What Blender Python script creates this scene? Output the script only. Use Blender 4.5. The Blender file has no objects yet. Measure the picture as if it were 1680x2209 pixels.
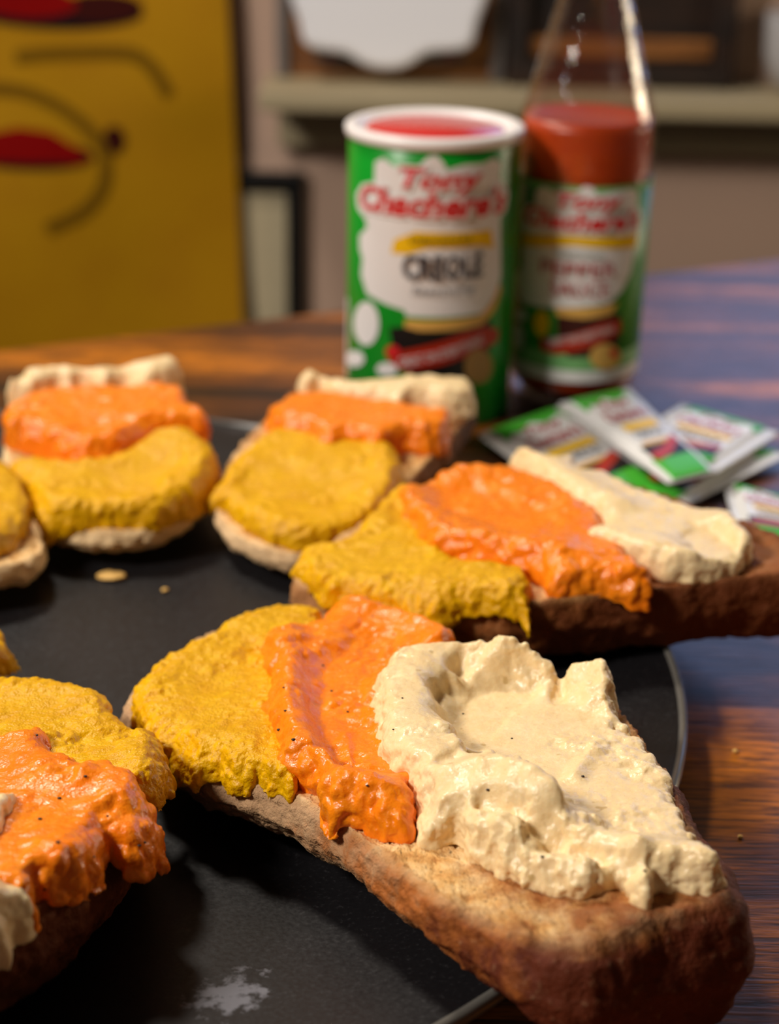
import bpy, bmesh, math, random
import numpy as np
from mathutils import Vector, Matrix

SC = bpy.context.scene
COL = SC.collection
random.seed(4)
rng = np.random.default_rng(4)

# ------------------------------------------------------------------ camera
FPX, CX, CY = 3700.0, 840.0, 1104.5            # focal length in pixels of the 1680x2209 frame
PITCH, ROLL, CAMH = math.radians(23.3), math.radians(1.2), 0.233
_d = np.array([0, math.cos(PITCH), -math.sin(PITCH)])
_R0 = np.array([1.0, 0, 0]); _U0 = np.array([0, math.sin(PITCH), math.cos(PITCH)])
_R = math.cos(ROLL) * _R0 + math.sin(ROLL) * _U0
_U = -math.sin(ROLL) * _R0 + math.cos(ROLL) * _U0
_C = np.array([0, 0, CAMH])
cam = bpy.data.cameras.new('camera'); camo = bpy.data.objects.new('camera', cam); COL.objects.link(camo)
cam.sensor_fit = 'VERTICAL'; cam.sensor_height = 36.0; cam.lens = FPX / 2209 * 36
cam.clip_start = 0.01; cam.clip_end = 50
cam.dof.use_dof = True; cam.dof.focus_distance = 0.374; cam.dof.aperture_fstop = 10.5
M4 = Matrix(((_R[0], _U[0], -_d[0], 0), (_R[1], _U[1], -_d[1], 0), (_R[2], _U[2], -_d[2], CAMH), (0, 0, 0, 1)))
camo.matrix_world = M4
SC.camera = camo

def ray(x, y): return _d + _R * ((x - CX) / FPX) - _U * ((y - CY) / FPX)
def at(x, y, z=0.0):                            # point of the place seen at (x, y), at height z
    v = ray(x, y); return _C + v * ((z - CAMH) / v[2])
def aty(x, y, Y):                               # the same on the upright plane at depth Y
    v = ray(x, y); return _C + v * (Y / v[1])

# ------------------------------------------------------------------ light
SC.view_settings.view_transform = 'Standard'; SC.view_settings.look = 'None'
SC.view_settings.gamma = 1.0; SC.view_settings.use_curve_mapping = False
SC.view_settings.exposure = 0.0
w = bpy.data.worlds.new('world'); SC.world = w; w.use_nodes = True
w.node_tree.nodes['Background'].inputs[0].default_value = (1.0, 0.86, 0.72, 1)
w.node_tree.nodes['Background'].inputs[1].default_value = 0.045

def area(name, loc, target, size, power, col, size_y=None):
    l = bpy.data.lights.new(name, 'AREA'); l.size = size; l.energy = power; l.color = col
    if size_y: l.shape = 'RECTANGLE'; l.size_y = size_y
    o = bpy.data.objects.new(name, l); COL.objects.link(o); o.location = loc
    o.rotation_euler = (Vector(target) - Vector(loc)).to_track_quat('-Z', 'Y').to_euler()
    return o
area('ceiling_lamp_light', (-0.93, -0.02, 0.92), (0.0, 0.45, 0.0), 0.24, 16.5, (1.0, 0.935, 0.85))
area('pendant_lamp_light', (-0.45, 0.98, 1.00), (0.0, 0.40, 0.0), 0.16, 9.0, (1.0, 0.91, 0.79))
area('table_lamp_light', (0.92, 0.97, 0.27), (0.05, 0.65, 0.14), 0.14, 2.5, (1.0, 0.82, 0.58), 0.30)

# ------------------------------------------------------------------ helpers
def tag(o, label=None, cat=None, group=None, kind=None):
    if label: o['label'] = label
    if cat: o['category'] = cat
    if group: o['group'] = group
    if kind: o['kind'] = kind
    return o
def empty(name, loc, label=None, cat=None, group=None):
    o = bpy.data.objects.new(name, None); COL.objects.link(o); o.location = loc; o.empty_display_size = 0.02
    return tag(o, label, cat, group)
def link(name, me, mat, parent=None, smooth=True):
    o = bpy.data.objects.new(name, me); COL.objects.link(o)
    if mat is not None: me.materials.append(mat)
    if smooth: me.polygons.foreach_set('use_smooth', np.ones(len(me.polygons), bool))
    if parent is not None:
        o.parent = parent
        o.matrix_parent_inverse = Matrix.Translation(-wloc(parent))
    return o
def wloc(o):                                     # meshes are built in world units, so only Empties carry an offset
    return Vector(o.location) if o.type == 'EMPTY' else Vector((0, 0, 0))
def mesh_np(name, V, Fc):
    me = bpy.data.meshes.new(name)
    V = np.asarray(V, np.float32)
    if isinstance(Fc, np.ndarray):
        n, k = Fc.shape
        me.vertices.add(len(V)); me.vertices.foreach_set('co', V.ravel())
        me.loops.add(n * k); me.loops.foreach_set('vertex_index', Fc.ravel().astype(np.int32))
        me.polygons.add(n); me.polygons.foreach_set('loop_start', np.arange(0, n * k, k, dtype=np.int32))
        me.update(calc_edges=True); me.validate()
    else:
        me.from_pydata([tuple(map(float, v)) for v in V], [], Fc); me.update()
    return me
def bm_obj(name, bm, mat, parent=None, smooth=False):
    bmesh.ops.recalc_face_normals(bm, faces=bm.faces)
    me = bpy.data.meshes.new(name); bm.to_mesh(me); bm.free()
    return link(name, me, mat, parent, smooth)
def add_box(bm, c, s, rz=0.0, bev=0.0, rx=0.0):
    r = bmesh.ops.create_cube(bm, size=1.0)
    m = Matrix.Translation(c) @ Matrix.Rotation(rz, 4, 'Z') @ Matrix.Rotation(rx, 4, 'X') @ Matrix.Diagonal((*s, 1))
    bmesh.ops.transform(bm, matrix=m, verts=r['verts'])
    if bev:
        es = list({e for v in r['verts'] for e in v.link_edges})
        bmesh.ops.bevel(bm, geom=es, offset=bev, segments=2, affect='EDGES', profile=0.6)
def box(name, c, s, mat, parent=None, rz=0.0, bev=0.002, rx=0.0):
    bm = bmesh.new(); add_box(bm, c, s, rz, bev, rx); return bm_obj(name, bm, mat, parent)
def lathe(name, prof, c, mat, parent=None, n=72, closed=False):
    V = []; Fc = []
    for (r, z) in prof:
        for k in range(n):
            a = 2 * math.pi * k / n; V.append((c[0] + r * math.cos(a), c[1] + r * math.sin(a), c[2] + z))
    m = len(prof)
    for i in range(m if closed else m - 1):
        j = (i + 1) % m
        for k in range(n):
            k2 = (k + 1) % n
            Fc.append((i * n + k, i * n + k2, j * n + k2, j * n + k))
    bm = bmesh.new(); vs = [bm.verts.new(v) for v in V]
    for f in Fc:
        try: bm.faces.new([vs[i] for i in f])
        except ValueError: pass
    bmesh.ops.remove_doubles(bm, verts=bm.verts, dist=1e-6)
    return bm_obj(name, bm, mat, parent, True)
def catmull(P, n, closed=True):
    P = np.asarray(P, float); m = len(P)
    Q = []
    segs = m if closed else m - 1
    for i in range(segs):
        p0 = P[(i - 1) % m] if closed or i > 0 else P[0]; p1 = P[i]; p2 = P[(i + 1) % m]
        p3 = P[(i + 2) % m] if closed or i + 2 < m else P[-1]
        for t in np.linspace(0, 1, 12, endpoint=False):
            Q.append(0.5 * ((2 * p1) + (-p0 + p2) * t + (2 * p0 - 5 * p1 + 4 * p2 - p3) * t * t + (-p0 + 3 * p1 - 3 * p2 + p3) * t ** 3))
    if not closed: Q.append(P[-1])
    Q = np.array(Q)
    if n is None: return Q
    L = Q if not closed else np.vstack([Q, Q[:1]])
    s = np.r_[0, np.cumsum(np.linalg.norm(np.diff(L, axis=0), axis=1))]
    t = np.linspace(0, s[-1], n, endpoint=not closed)
    return np.stack([np.interp(t, s, L[:, k]) for k in range(L.shape[1])], 1)
# 3-D gradient noise
_perm = rng.permutation(256); _perm = np.r_[_perm, _perm, _perm]
_g = rng.normal(size=(256, 3)); _g /= np.linalg.norm(_g, axis=1)[:, None]
def noise3(P):
    P = np.asarray(P, float); i = np.floor(P).astype(int); f = P - i; u = f * f * f * (f * (f * 6 - 15) + 10); i &= 255
    out = 0
    for dx in (0, 1):
        wx = u[:, 0] if dx else 1 - u[:, 0]
        for dy in (0, 1):
            wy = u[:, 1] if dy else 1 - u[:, 1]
            for dz in (0, 1):
                wz = u[:, 2] if dz else 1 - u[:, 2]
                h = _perm[_perm[_perm[i[:, 0] + dx] + i[:, 1] + dy] + i[:, 2] + dz]
                out = out + wx * wy * wz * np.einsum('ij,ij->i', _g[h], f - np.array([dx, dy, dz]))
    return out * 1.6
def fbm(P, size, octv=3, gain=0.5):
    a = 1.0; s = 0; f = 1.0 / size
    for k in range(octv):
        s = s + a * noise3(P * f + 17.3 * k); a *= gain; f *= 2.0
    return s
def poly_dist(X, Y, poly):                       # unsigned distance and inside test
    P = np.asarray(poly)[:, :2]; Q = np.roll(P, -1, 0)
    d2 = np.full(X.shape, 1e9); ins = np.zeros(X.shape, bool)
    for (ax, ay), (bx, by) in zip(P, Q):
        ex, ey = bx - ax, by - ay; L = ex * ex + ey * ey + 1e-18
        t = np.clip(((X - ax) * ex + (Y - ay) * ey) / L, 0, 1)
        d2 = np.minimum(d2, (X - ax - t * ex) ** 2 + (Y - ay - t * ey) ** 2)
        c = ((ay > Y) != (by > Y)) & (X < ex * (Y - ay) / (ey if abs(ey) > 1e-15 else 1e-15) + ax)
        ins ^= c
    return np.where(ins, 1, -1) * np.sqrt(d2)
def line_dist(X, Y, pts):
    P = np.asarray(pts)[:, :2]; d2 = np.full(X.shape, 1e9)
    for (ax, ay), (bx, by) in zip(P[:-1], P[1:]):
        ex, ey = bx - ax, by - ay; L = ex * ex + ey * ey + 1e-18
        t = np.clip(((X - ax) * ex + (Y - ay) * ey) / L, 0, 1)
        d2 = np.minimum(d2, (X - ax - t * ex) ** 2 + (Y - ay - t * ey) ** 2)
    return np.sqrt(d2)

# ------------------------------------------------------------------ materials
def srgb(*c):
    f = lambda v: v / 12.92 if v <= 0.04045 else ((v + 0.055) / 1.055) ** 2.4
    return tuple(f(v / 255.0) for v in c) + (1.0,)
class Mat:
    def __init__(s, name, rough=0.5, metal=0.0, col=None, spec=0.5):
        s.m = bpy.data.materials.new(name); s.m.use_nodes = True; s.t = s.m.node_tree; s.N = s.t.nodes
        s.b = s.N['Principled BSDF']; s.b.inputs['Roughness'].default_value = rough; s.b.inputs['Metallic'].default_value = metal
        s.b.inputs['Specular IOR Level'].default_value = spec
        if col: s.b.inputs['Base Color'].default_value = col
        s.tc = None; s.last_bump = None
    def lk(s, a, b): s.t.links.new(a, b)
    def coord(s, scale=(1, 1, 1), rot=(0, 0, 0)):
        if s.tc is None: s.tc = s.N.new('ShaderNodeTexCoord')
        mp = s.N.new('ShaderNodeMapping'); mp.inputs['Scale'].default_value = scale; mp.inputs['Rotation'].default_value = rot
        s.lk(s.tc.outputs['Object'], mp.inputs[0]); return mp.outputs[0]
    def noise(s, scale, detail=3, rough=0.55, co=None, dist=0.0):
        n = s.N.new('ShaderNodeTexNoise'); n.inputs['Scale'].default_value = scale; n.inputs['Detail'].default_value = detail
        n.inputs['Roughness'].default_value = rough; n.inputs['Distortion'].default_value = dist
        s.lk(co if co is not None else s.coord(), n.inputs['Vector']); return n.outputs['Fac']
    def voro(s, scale, co=None):
        n = s.N.new('ShaderNodeTexVoronoi'); n.inputs['Scale'].default_value = scale
        s.lk(co if co is not None else s.coord(), n.inputs['Vector']); return n.outputs['Distance']
    def attr(s, name):
        n = s.N.new('ShaderNodeAttribute'); n.attribute_name = name; return n.outputs['Fac']
    def ramp(s, fac, stops):
        r = s.N.new('ShaderNodeValToRGB'); e = r.color_ramp.elements
        while len(e) < len(stops): e.new(0.5)
        for el, (p, c) in zip(e, stops):
            el.position = p; el.color = c if not isinstance(c, (int, float)) else (c, c, c, 1)
        s.lk(fac, r.inputs[0]); return r.outputs[0]
    def mix(s, fac, a, b, mode='MIX'):
        n = s.N.new('ShaderNodeMix'); n.data_type = 'RGBA'; n.blend_type = mode
        for sock, v in ((n.inputs[0], fac), (n.inputs[6], a), (n.inputs[7], b)):
            if isinstance(v, (int, float, tuple)): sock.default_value = v
            else: s.lk(v, sock)
        return n.outputs[2]
    def math(s, op, a, b):
        n = s.N.new('ShaderNodeMath'); n.operation = op; n.use_clamp = False
        for sock, v in ((n.inputs[0], a), (n.inputs[1], b)):
            if isinstance(v, (int, float)): sock.default_value = v
            else: s.lk(v, sock)
        return n.outputs[0]
    def color(s, v): s.lk(v, s.b.inputs['Base Color'])
    def rough(s, v): s.lk(v, s.b.inputs['Roughness'])
    def bump(s, h, dist, strength=1.0):
        n = s.N.new('ShaderNodeBump'); n.inputs['Distance'].default_value = dist; n.inputs['Strength'].default_value = strength
        s.lk(h, n.inputs['Height'])
        if s.last_bump is not None: s.lk(s.last_bump, n.inputs['Normal'])
        s.last_bump = n.outputs[0]; s.lk(n.outputs[0], s.b.inputs['Normal'])
    def sss(s, wgt, radius, scale):
        s.b.inputs['Subsurface Weight'].default_value = wgt; s.b.inputs['Subsurface Radius'].default_value = radius
        s.b.inputs['Subsurface Scale'].default_value = scale
def plain(name, rgb, rough=0.5, metal=0.0, var=0.06, scale=60, spec=0.5, bump=0.0):
    m = Mat(name, rough, metal, spec=spec); c = srgb(*rgb)
    d = tuple(max(0, x * (1 - var * 3)) for x in c[:3]) + (1,)
    n = m.noise(scale)
    m.color(m.mix(n, c, d))
    if bump: m.bump(n, bump)
    return m.m
def mash(name, a, b, c, grain, rough, sss, bump1, bump2, speck=None, spec=0.4):
    m = Mat(name, rough, spec=spec)
    n1 = m.noise(140, 4, 0.6); n2 = m.noise(700, 3, 0.6)
    col = m.mix(m.ramp(n1, [(0.3, 0.0), (0.72, 1.0)]), srgb(*a), srgb(*b))
    col = m.mix(m.ramp(n2, [(0.55, 0.0), (0.8, 0.6)]), col, srgb(*c))
    if speck:
        sp = m.noise(330, 1, 0.4)
        col = m.mix(m.ramp(sp, [(0.72, 0.0), (0.78, 0.7)]), col, srgb(*speck))
    m.color(col)
    m.rough(m.ramp(n2, [(0.3, rough - 0.12), (0.75, rough + 0.16)]))
    m.bump(m.noise(grain, 3, 0.6), bump1); m.bump(m.voro(grain * 2.6), bump2)
    m.sss(sss, (1.0, 0.7, 0.3), 0.002)
    return m.m
M_yel = mash('squash_mash', (232, 176, 0), (216, 154, 0), (240, 194, 8), 620, 0.38, 0.25, 0.0005, 0.00010, spec=0.25)
M_org = mash('sweet_potato_mash', (250, 140, 16), (246, 122, 10), (252, 160, 36), 520, 0.30, 0.25, 0.00035, 0.00006)
M_hum = mash('white_bean_spread', (246, 219, 170), (238, 205, 150), (250, 232, 192), 560, 0.34, 0.25, 0.00022, 0.00003, (196, 160, 96))

def bread_mat(name, pale, mid, dark, shift):
    m = Mat(name, 0.72, spec=0.25)
    u = m.attr('u'); cr = m.attr('crumb')
    n1 = m.noise(70, 5, 0.65); n2 = m.noise(420, 4, 0.65); n3 = m.noise(160, 4, 0.7)
    k = m.math('ADD', u, m.math('MULTIPLY', m.math('SUBTRACT', n1, 0.5), 0.9))
    crust = m.ramp(k, [(0.36 + shift, srgb(*pale)), (0.56 + shift, srgb(*mid)), (0.74 + shift, srgb(*dark))])
    crust = m.mix(m.ramp(n2, [(0.58, 0.0), (0.76, 0.4)]), crust, srgb(*pale))
    crumb = m.ramp(n3, [(0.3, srgb(246, 214, 160)), (0.55, srgb(224, 172, 104)), (0.75, srgb(176, 108, 44))])
    crumb = m.mix(m.ramp(m.voro(420), [(0.08, 0.7), (0.2, 0.0)]), crumb, srgb(120, 96, 60))
    crumb = m.mix(m.ramp(k, [(0.60 + shift, 0.0), (0.82 + shift, 0.85)]), crumb, srgb(132, 62, 18))
    m.color(m.mix(cr, crust, crumb))
    m.bump(n2, 0.0009); m.bump(m.noise(1300, 2), 0.0003)
    m.sss(0.1, (1, 0.6, 0.3), 0.0015)
    return m.m
M_bread = bread_mat('toasted_bread', (182, 144, 106), (172, 98, 40), (90, 34, 8), 0.08)
M_bread_dark = bread_mat('dark_toasted_bread', (170, 118, 72), (140, 80, 34), (104, 50, 16), -0.15)
M_half = bread_mat('half_toasted_bread', (228, 192, 146), (150, 92, 44), (84, 48, 22), -0.05)
M_pale = bread_mat('pale_bread', (240, 206, 156), (226, 178, 118), (200, 140, 76), 0.3)

def wood(name, dark, mid, light, rough, scale, rot, spec=0.5, contrast=(0.38, 0.52, 0.68)):
    m = Mat(name, rough, spec=spec)
    co = m.coord((scale * 0.12, scale, scale), (0, 0, -rot))
    co2 = m.coord((scale * 1.6, scale * 20.0, scale * 20.0), (0, 0, -rot))
    big = m.noise(1.0, 5, 0.6, co, 0.8)
    fine = m.noise(1.6, 4, 0.65, co2, 0.4)
    base = m.ramp(big, [(contrast[0], srgb(*dark)), (contrast[1], srgb(*mid)), (contrast[2], srgb(*light))])
    pore = m.ramp(fine, [(0.40, 1.0), (0.56, 0.0)])
    m.color(m.mix(m.math('MULTIPLY', pore, 0.8), base, srgb(*dark)))
    m.rough(m.ramp(fine, [(0.3, rough + 0.1), (0.7, rough)]))
    m.bump(fine, 0.00025, 0.6)
    return m
GRAIN = math.radians(20)
M_table = wood('dark_varnished_wood', (20, 11, 7), (104, 54, 14), (198, 114, 26), 0.28, 22, GRAIN, contrast=(0.36, 0.49, 0.64)).m
M_boardwood = wood('brown_board_wood', (104, 60, 24), (160, 102, 46), (196, 136, 72), 0.5, 30, 0).m
M_darkwood = wood('dark_frame_wood', (22, 12, 8), (40, 22, 12), (66, 36, 16), 0.5, 30, 0).m

# ------------------------------------------------------------------ room and table
M_wall = plain('mauve_brown_wall_paint', (196, 164, 144), 0.8, var=0.03, scale=8)
M_floor = wood('floor_wood', (40, 26, 16), (66, 44, 28), (90, 60, 38), 0.5, 12, 0).m
M_trim = plain('khaki_painted_trim', (176, 160, 128), 0.5, var=0.03)
WALLY = 1.45
tag(box('wall_back', (0.2, WALLY + 0.05, 0.45), (4.4, 0.1, 2.4), M_wall, bev=0), kind='structure')
tag(box('floor', (0.2, 0.4, -0.775), (4.4, 2.4, 0.05), M_floor, bev=0), kind='structure')
# bright window in the back wall, above the frame of the picture
win = tag(box('window_1', (0.60, WALLY - 0.012, 0.36), (0.86, 0.024, 0.42), M_trim, bev=0.003), kind='structure')
mp = Mat('daylit_pane', 0.1); mp.b.inputs['Base Color'].default_value = srgb(60, 80, 110)
mp.b.inputs['Emission Color'].default_value = srgb(132, 158, 212); mp.b.inputs['Emission Strength'].default_value = 3.8
for i in range(2):
    for j in range(2):
        box('pane', (0.60 + (i - 0.5) * 0.41, WALLY - 0.025, 0.36 + (j - 0.5) * 0.195), (0.39, 0.006, 0.18), mp.m, win, bev=0.001)

# tabletop: back edge runs from lower left to upper right
EA = math.radians(26); ed = np.array([math.cos(EA), math.sin(EA)]); en = np.array([-math.sin(EA), math.cos(EA)])
e0 = at(1400, 588, 0)[:2]
tcen = e0 + ed * -0.05 - en * 0.45
table = empty('wooden_table', (tcen[0], tcen[1], -0.75), 'dark varnished wooden table with orange-brown grain under the black plate', 'table')
box('tabletop', (tcen[0], tcen[1], -0.0175), (1.7, 0.90, 0.035), M_table, table, rz=EA, bev=0.004)
for sx in (-1, 1):
    for sy in (-1, 1):
        p = tcen + ed * sx * 0.78 + en * sy * 0.38
        box('leg', (p[0], p[1], -0.3925), (0.06, 0.06, 0.715), M_darkwood, table, rz=EA, bev=0.004)

# ------------------------------------------------------------------ plate
PC = np.array([-0.1135, 0.4085])
mpl = Mat('matte_black_glaze', 0.42, spec=0.32)
pn = mpl.noise(45, 4); pf = mpl.noise(900, 3)
c0 = mpl.mix(pn, srgb(17, 16, 18), srgb(25, 23, 25))
c0 = mpl.mix(mpl.ramp(pf, [(0.60, 0.0), (0.75, 0.35)]), c0, srgb(62, 60, 62))
# grey scuff worn into the glaze near the front rim
sc = at(492, 2150, 0.006)
mp2 = mpl.N.new('ShaderNodeMapping'); mp2.inputs['Location'].default_value = (-sc[0], -sc[1], -0.006); mp2.vector_type = 'POINT'
mpl.lk(mpl.tc.outputs['Object'], mp2.inputs[0])
ln = mpl.N.new('ShaderNodeVectorMath'); ln.operation = 'LENGTH'; mpl.lk(mp2.outputs[0], ln.inputs[0])
sd = mpl.math('ADD', mpl.math('MULTIPLY', ln.outputs['Value'], 90.0), mpl.math('MULTIPLY', mpl.math('SUBTRACT', mpl.noise(260, 5, 0.65), 0.5), 2.6))
c0 = mpl.mix(mpl.ramp(sd, [(0.35, 0.75), (0.7, 0.0)]), c0, srgb(120, 120, 128))
mpl.color(c0); mpl.rough(mpl.ramp(pf, [(0.35, 0.36), (0.7, 0.5)])); mpl.bump(pf, 0.00003)
M_rim = plain('pale_sheen_rim_glaze', (104, 100, 94), 0.16, var=0.05, scale=300)  # reflected light on the glossy edge, put into the colour as paler grey
plate = empty('dinner_plate', (PC[0], PC[1], 0), 'large round matte black plate with a thin rim painted pale for its sheen, under the toasts', 'plate')
prof = [(0.0, 0.0005), (0.12, 0.0005), (0.150, 0.0015), (0.190, 0.0082), (0.1915, 0.0096), (0.1915, 0.0118), (0.1900, 0.0120),
        (0.172, 0.0086), (0.147, 0.0060), (0.125, 0.0051), (0.0, 0.005)]
lathe('plate_body', prof, (PC[0], PC[1], 0), mpl.m, plate, 160)
lathe('rim', [(0.1903, 0.0118), (0.1906, 0.0127), (0.1917, 0.0130), (0.1926, 0.0120), (0.1926, 0.0100), (0.1916, 0.0090), (0.1910, 0.0102)], (PC[0], PC[1], 0), M_rim, plate, 160, True)

# ------------------------------------------------------------------ toasts
class Toast:
    """plane z = a + b*x + c*y carries the cut face of the bread"""
    def __init__(s, name, label, z0, tip=None, end=None, z1=None, group='toasts on the black plate'):
        s.a, s.b, s.c = z0, 0.0, 0.0
        if z1 is not None:
            p = at(*tip, z0)[:2]; q = at(*end, z1)[:2]; d = (q - p); L2 = d @ d
            s.b, s.c = d * (z1 - z0) / L2; s.a = z0 - s.b * p[0] - s.c * p[1]
        s.name, s.label, s.group = name, label, group
    def z(s, x, y): return s.a + s.b * x + s.c * y
    def px(s, x, y, e=0.0):                       # pixel -> point e metres above the cut face
        v = ray(x, y)
        t = (s.a + e - CAMH) / (v[2] - s.b * v[0] - s.c * v[1])
        return _C + v * t
    def start(s, pts, thk, mat, axis, taper=0.005, bulge=0.002, N=320, K=22, rough=0.0006, endb=0.0):
        P = catmull([s.px(*p)[:2] for p in pts], N)
        ar = 0.5 * np.sum(P[:, 0] * np.roll(P[:, 1], -1) - np.roll(P[:, 0], -1) * P[:, 1])
        if ar < 0: P = P[::-1].copy()
        s.poly = P
        cen = P.mean(0)
        a0, a1 = s.px(*axis[0])[:2], s.px(*axis[1])[:2]; ax = a1 - a0
        tk = (lambda Q: np.interp(((Q - a0) @ ax) / (ax @ ax), thk[0], thk[1])) if isinstance(thk, tuple) else (lambda Q: np.full(len(Q), thk))
        thick = float(tk(cen[None])[0])
        s.root = empty(s.name, (cen[0], cen[1], s.z(*cen) - thick), s.label, 'toast', s.group)
        T = np.roll(P, -2, 0) - np.roll(P, 2, 0); Nn = np.stack([T[:, 1], -T[:, 0]], 1); Nn /= np.linalg.norm(Nn, axis=1)[:, None]
        for _ in range(12): Nn = (Nn + np.roll(Nn, 1, 0) + np.roll(Nn, -1, 0)); Nn /= np.linalg.norm(Nn, axis=1)[:, None]
        V = []; U = []; CR = []; rows = 0
        for k, tt in enumerate(np.linspace(1, 0, 40)):       # cut face, centre to edge
            tt = max(tt, 0.0)
            Q = cen + (P - cen) * (1 - tt) if k else np.repeat(cen[None], N, 0) + (P - cen) * 0.02
            V.append(np.c_[Q, s.a + Q @ np.array([s.b, s.c]) + (0.0004 if tt < 0.05 else 0)]); CR.append(np.full(N, min(1.0, tt * 9 + 0.35))); rows += 1
        for v in np.linspace(0, 1, K)[1:]:                   # side
            off = np.interp(v, [0, 0.12, 0.45, 0.8, 0.93, 1.0], [0, bulge * 0.6, bulge, -taper * 0.35, -taper * 0.8, -taper * 1.4])
            if endb:
                ue = np.clip((((P - a0) @ ax) / (ax @ ax) - 0.72) / 0.2, 0, 1); off = off + (ue * endb * np.interp(v, [0, 0.1, 0.5, 1.0], [0, 0.35, 0.9, 1.0]))
                off = off[:, None]
            Q = P + Nn * off
            V.append(np.c_[Q, s.a + Q @ np.array([s.b, s.c]) - tk(Q) * v]); CR.append(np.full(N, max(0, 0.35 - v * 4))); rows += 1
        for f in (0.5, 0.03):
            Q0 = V[-1][:, :2] if f == 0.5 else V[-1][:, :2]
            Q = cen + (Q0 - cen) * f
            V.append(np.c_[Q, s.a + Q @ np.array([s.b, s.c]) - tk(Q)]); CR.append(np.zeros(N)); rows += 1
        V = np.vstack(V); CR = np.concatenate(CR)
        idx = np.arange(rows * N).reshape(rows, N)
        a, b = idx[:-1], idx[1:]
        F = np.stack([a, b, np.roll(b, -1, 1), np.roll(a, -1, 1)], -1).reshape(-1, 4)
        me = mesh_np('bread', V, F)
        nr = np.empty(len(V) * 3, np.float32); me.vertices.foreach_get('normal', nr); nr = nr.reshape(-1, 3)
        nz = fbm(V, 0.012, 2) * rough * 1.6 + fbm(V + 5, 0.0028, 3, 0.6) * rough - np.clip(noise3(V / 0.0022 + 9) - 0.28, 0, 1) * rough * 2.6 * (CR > 0.3)
        V = V + nr * nz[:, None]
        me.vertices.foreach_set('co', V.astype(np.float32).ravel())
        u = ((V[:, :2] - a0) @ ax) / (ax @ ax)
        for nm, val in (('u', u), ('crumb', CR)):
            at_ = me.attributes.new(nm, 'FLOAT', 'POINT'); at_.data.foreach_set('value', val.astype(np.float32))
        me.update()
        s.bread = link('bread', me, mat, s.root)
        return s
    def spread(s, name, mat, pts, T, wedge, strokes=(), res=0.00045, noise=((0.006, 0.0008, 'f'), (0.002, 0.0004, 'f')), slump=0.7, label=None, smooth=4, edge_h=0.0012, ragged=0.0008, flat=0.0, calm=0.2):
        W = np.array([s.px(p[0], p[1], p[2] * 0.001) for p in pts])
        P = catmull(W, 260)
        x0, y0 = P[:, :2].min(0) - res * 3; x1, y1 = P[:, :2].max(0) + res * 3
        xs = np.arange(x0, x1, res); ys = np.arange(y0, y1, res)
        X, Y = np.meshgrid(xs, ys, indexing='ij')
        Z0 = np.zeros(X.size)
        PP = np.stack([X.ravel(), Y.ravel(), Z0], 1)
        D = poly_dist(X, Y, P) + (fbm(PP, 0.0045, 3, 0.6) * ragged).reshape(X.shape)
        ins = D > 0
        k = np.clip(D / wedge, 0, 1); prof = np.sqrt(np.clip(1 - (1 - k) ** 2, 0, 1))
        h = np.full(X.shape, T)
        for st in strokes:                         # (kind, points, width mm, height mm)
            kind, sp, wd, ht = st[:4]
            e = st[4] if len(st) > 4 else T * 1000
            sp3 = np.array([s.px(p[0], p[1], e * 0.001) for p in sp])
            if len(sp3) == 1: sp3 = np.vstack([sp3, sp3 + 1e-6])
            elif len(sp3) > 2: sp3 = catmull(sp3, None, False)
            wob = 1 + 0.35 * fbm(PP + 3.1, 0.007, 2).reshape(X.shape)
            q = line_dist(X, Y, sp3) / (wd * 0.001) * wob
            if kind == 'ridge': g = np.exp(-q * q)
            elif kind == 'sharp': g = np.clip(1 - q, 0, 1) ** 1.1
            elif kind == 'slab': g = 1 / (1 + np.exp((q - 1) * 5))
            elif kind == 'dent': g = -1 / (1 + np.exp((q - 1) * 5))
            h = h + g * ht * 0.001
        h = np.maximum(h, 0.7 * T)
        outside = np.clip(-poly_dist(X, Y, s.poly), 0, None)
        base = s.a + s.b * X + s.c * Y - slump * outside
        top = base + edge_h * np.clip(k * 4, 0, 1) + h * prof
        bot = base - 0.0006 - 0.3 * np.minimum(outside, 0.003)
        n = ins.sum(); vid = np.full(X.shape, -1); vid[ins] = np.arange(n)
        Vt = np.c_[X[ins], Y[ins], top[ins]]; Vb = np.c_[X[ins], Y[ins], bot[ins]]
        V = np.vstack([Vt, Vb])
        q = ins[:-1, :-1] & ins[1:, :-1] & ins[1:, 1:] & ins[:-1, 1:]
        A, B, Cc, Dd = vid[:-1, :-1][q], vid[1:, :-1][q], vid[1:, 1:][q], vid[:-1, 1:][q]
        Ft = np.stack([A, B, Cc, Dd], 1); Fb = np.stack([A, Dd, Cc, B], 1) + n
        # walls along the border of the kept cells
        E = np.vstack([Ft[:, [0, 1]], Ft[:, [1, 2]], Ft[:, [2, 3]], Ft[:, [3, 0]]])
        key = E[:, 0] * (n + 1) + E[:, 1]; rkey = E[:, 1] * (n + 1) + E[:, 0]
        bd = E[~np.isin(key, rkey)]
        Fw = np.stack([bd[:, 1], bd[:, 0], bd[:, 0] + n, bd[:, 1] + n], 1)
        F = np.vstack([Ft, Fb, Fw])
        me0 = mesh_np(name, V, F)
        tmp = bpy.data.objects.new('tmp', me0); COL.objects.link(tmp)
        md = tmp.modifiers.new('r', 'REMESH'); md.mode = 'VOXEL'; md.voxel_size = res
        dg = bpy.context.evaluated_depsgraph_get(); dg.update()
        me = bpy.data.meshes.new_from_object(tmp.evaluated_get(dg)); me.name = name
        bpy.data.objects.remove(tmp); bpy.data.meshes.remove(me0)
        nv = len(me.vertices); V = np.empty(nv * 3, np.float32); me.vertices.foreach_get('co', V); V = V.reshape(-1, 3).astype(float)
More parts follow.
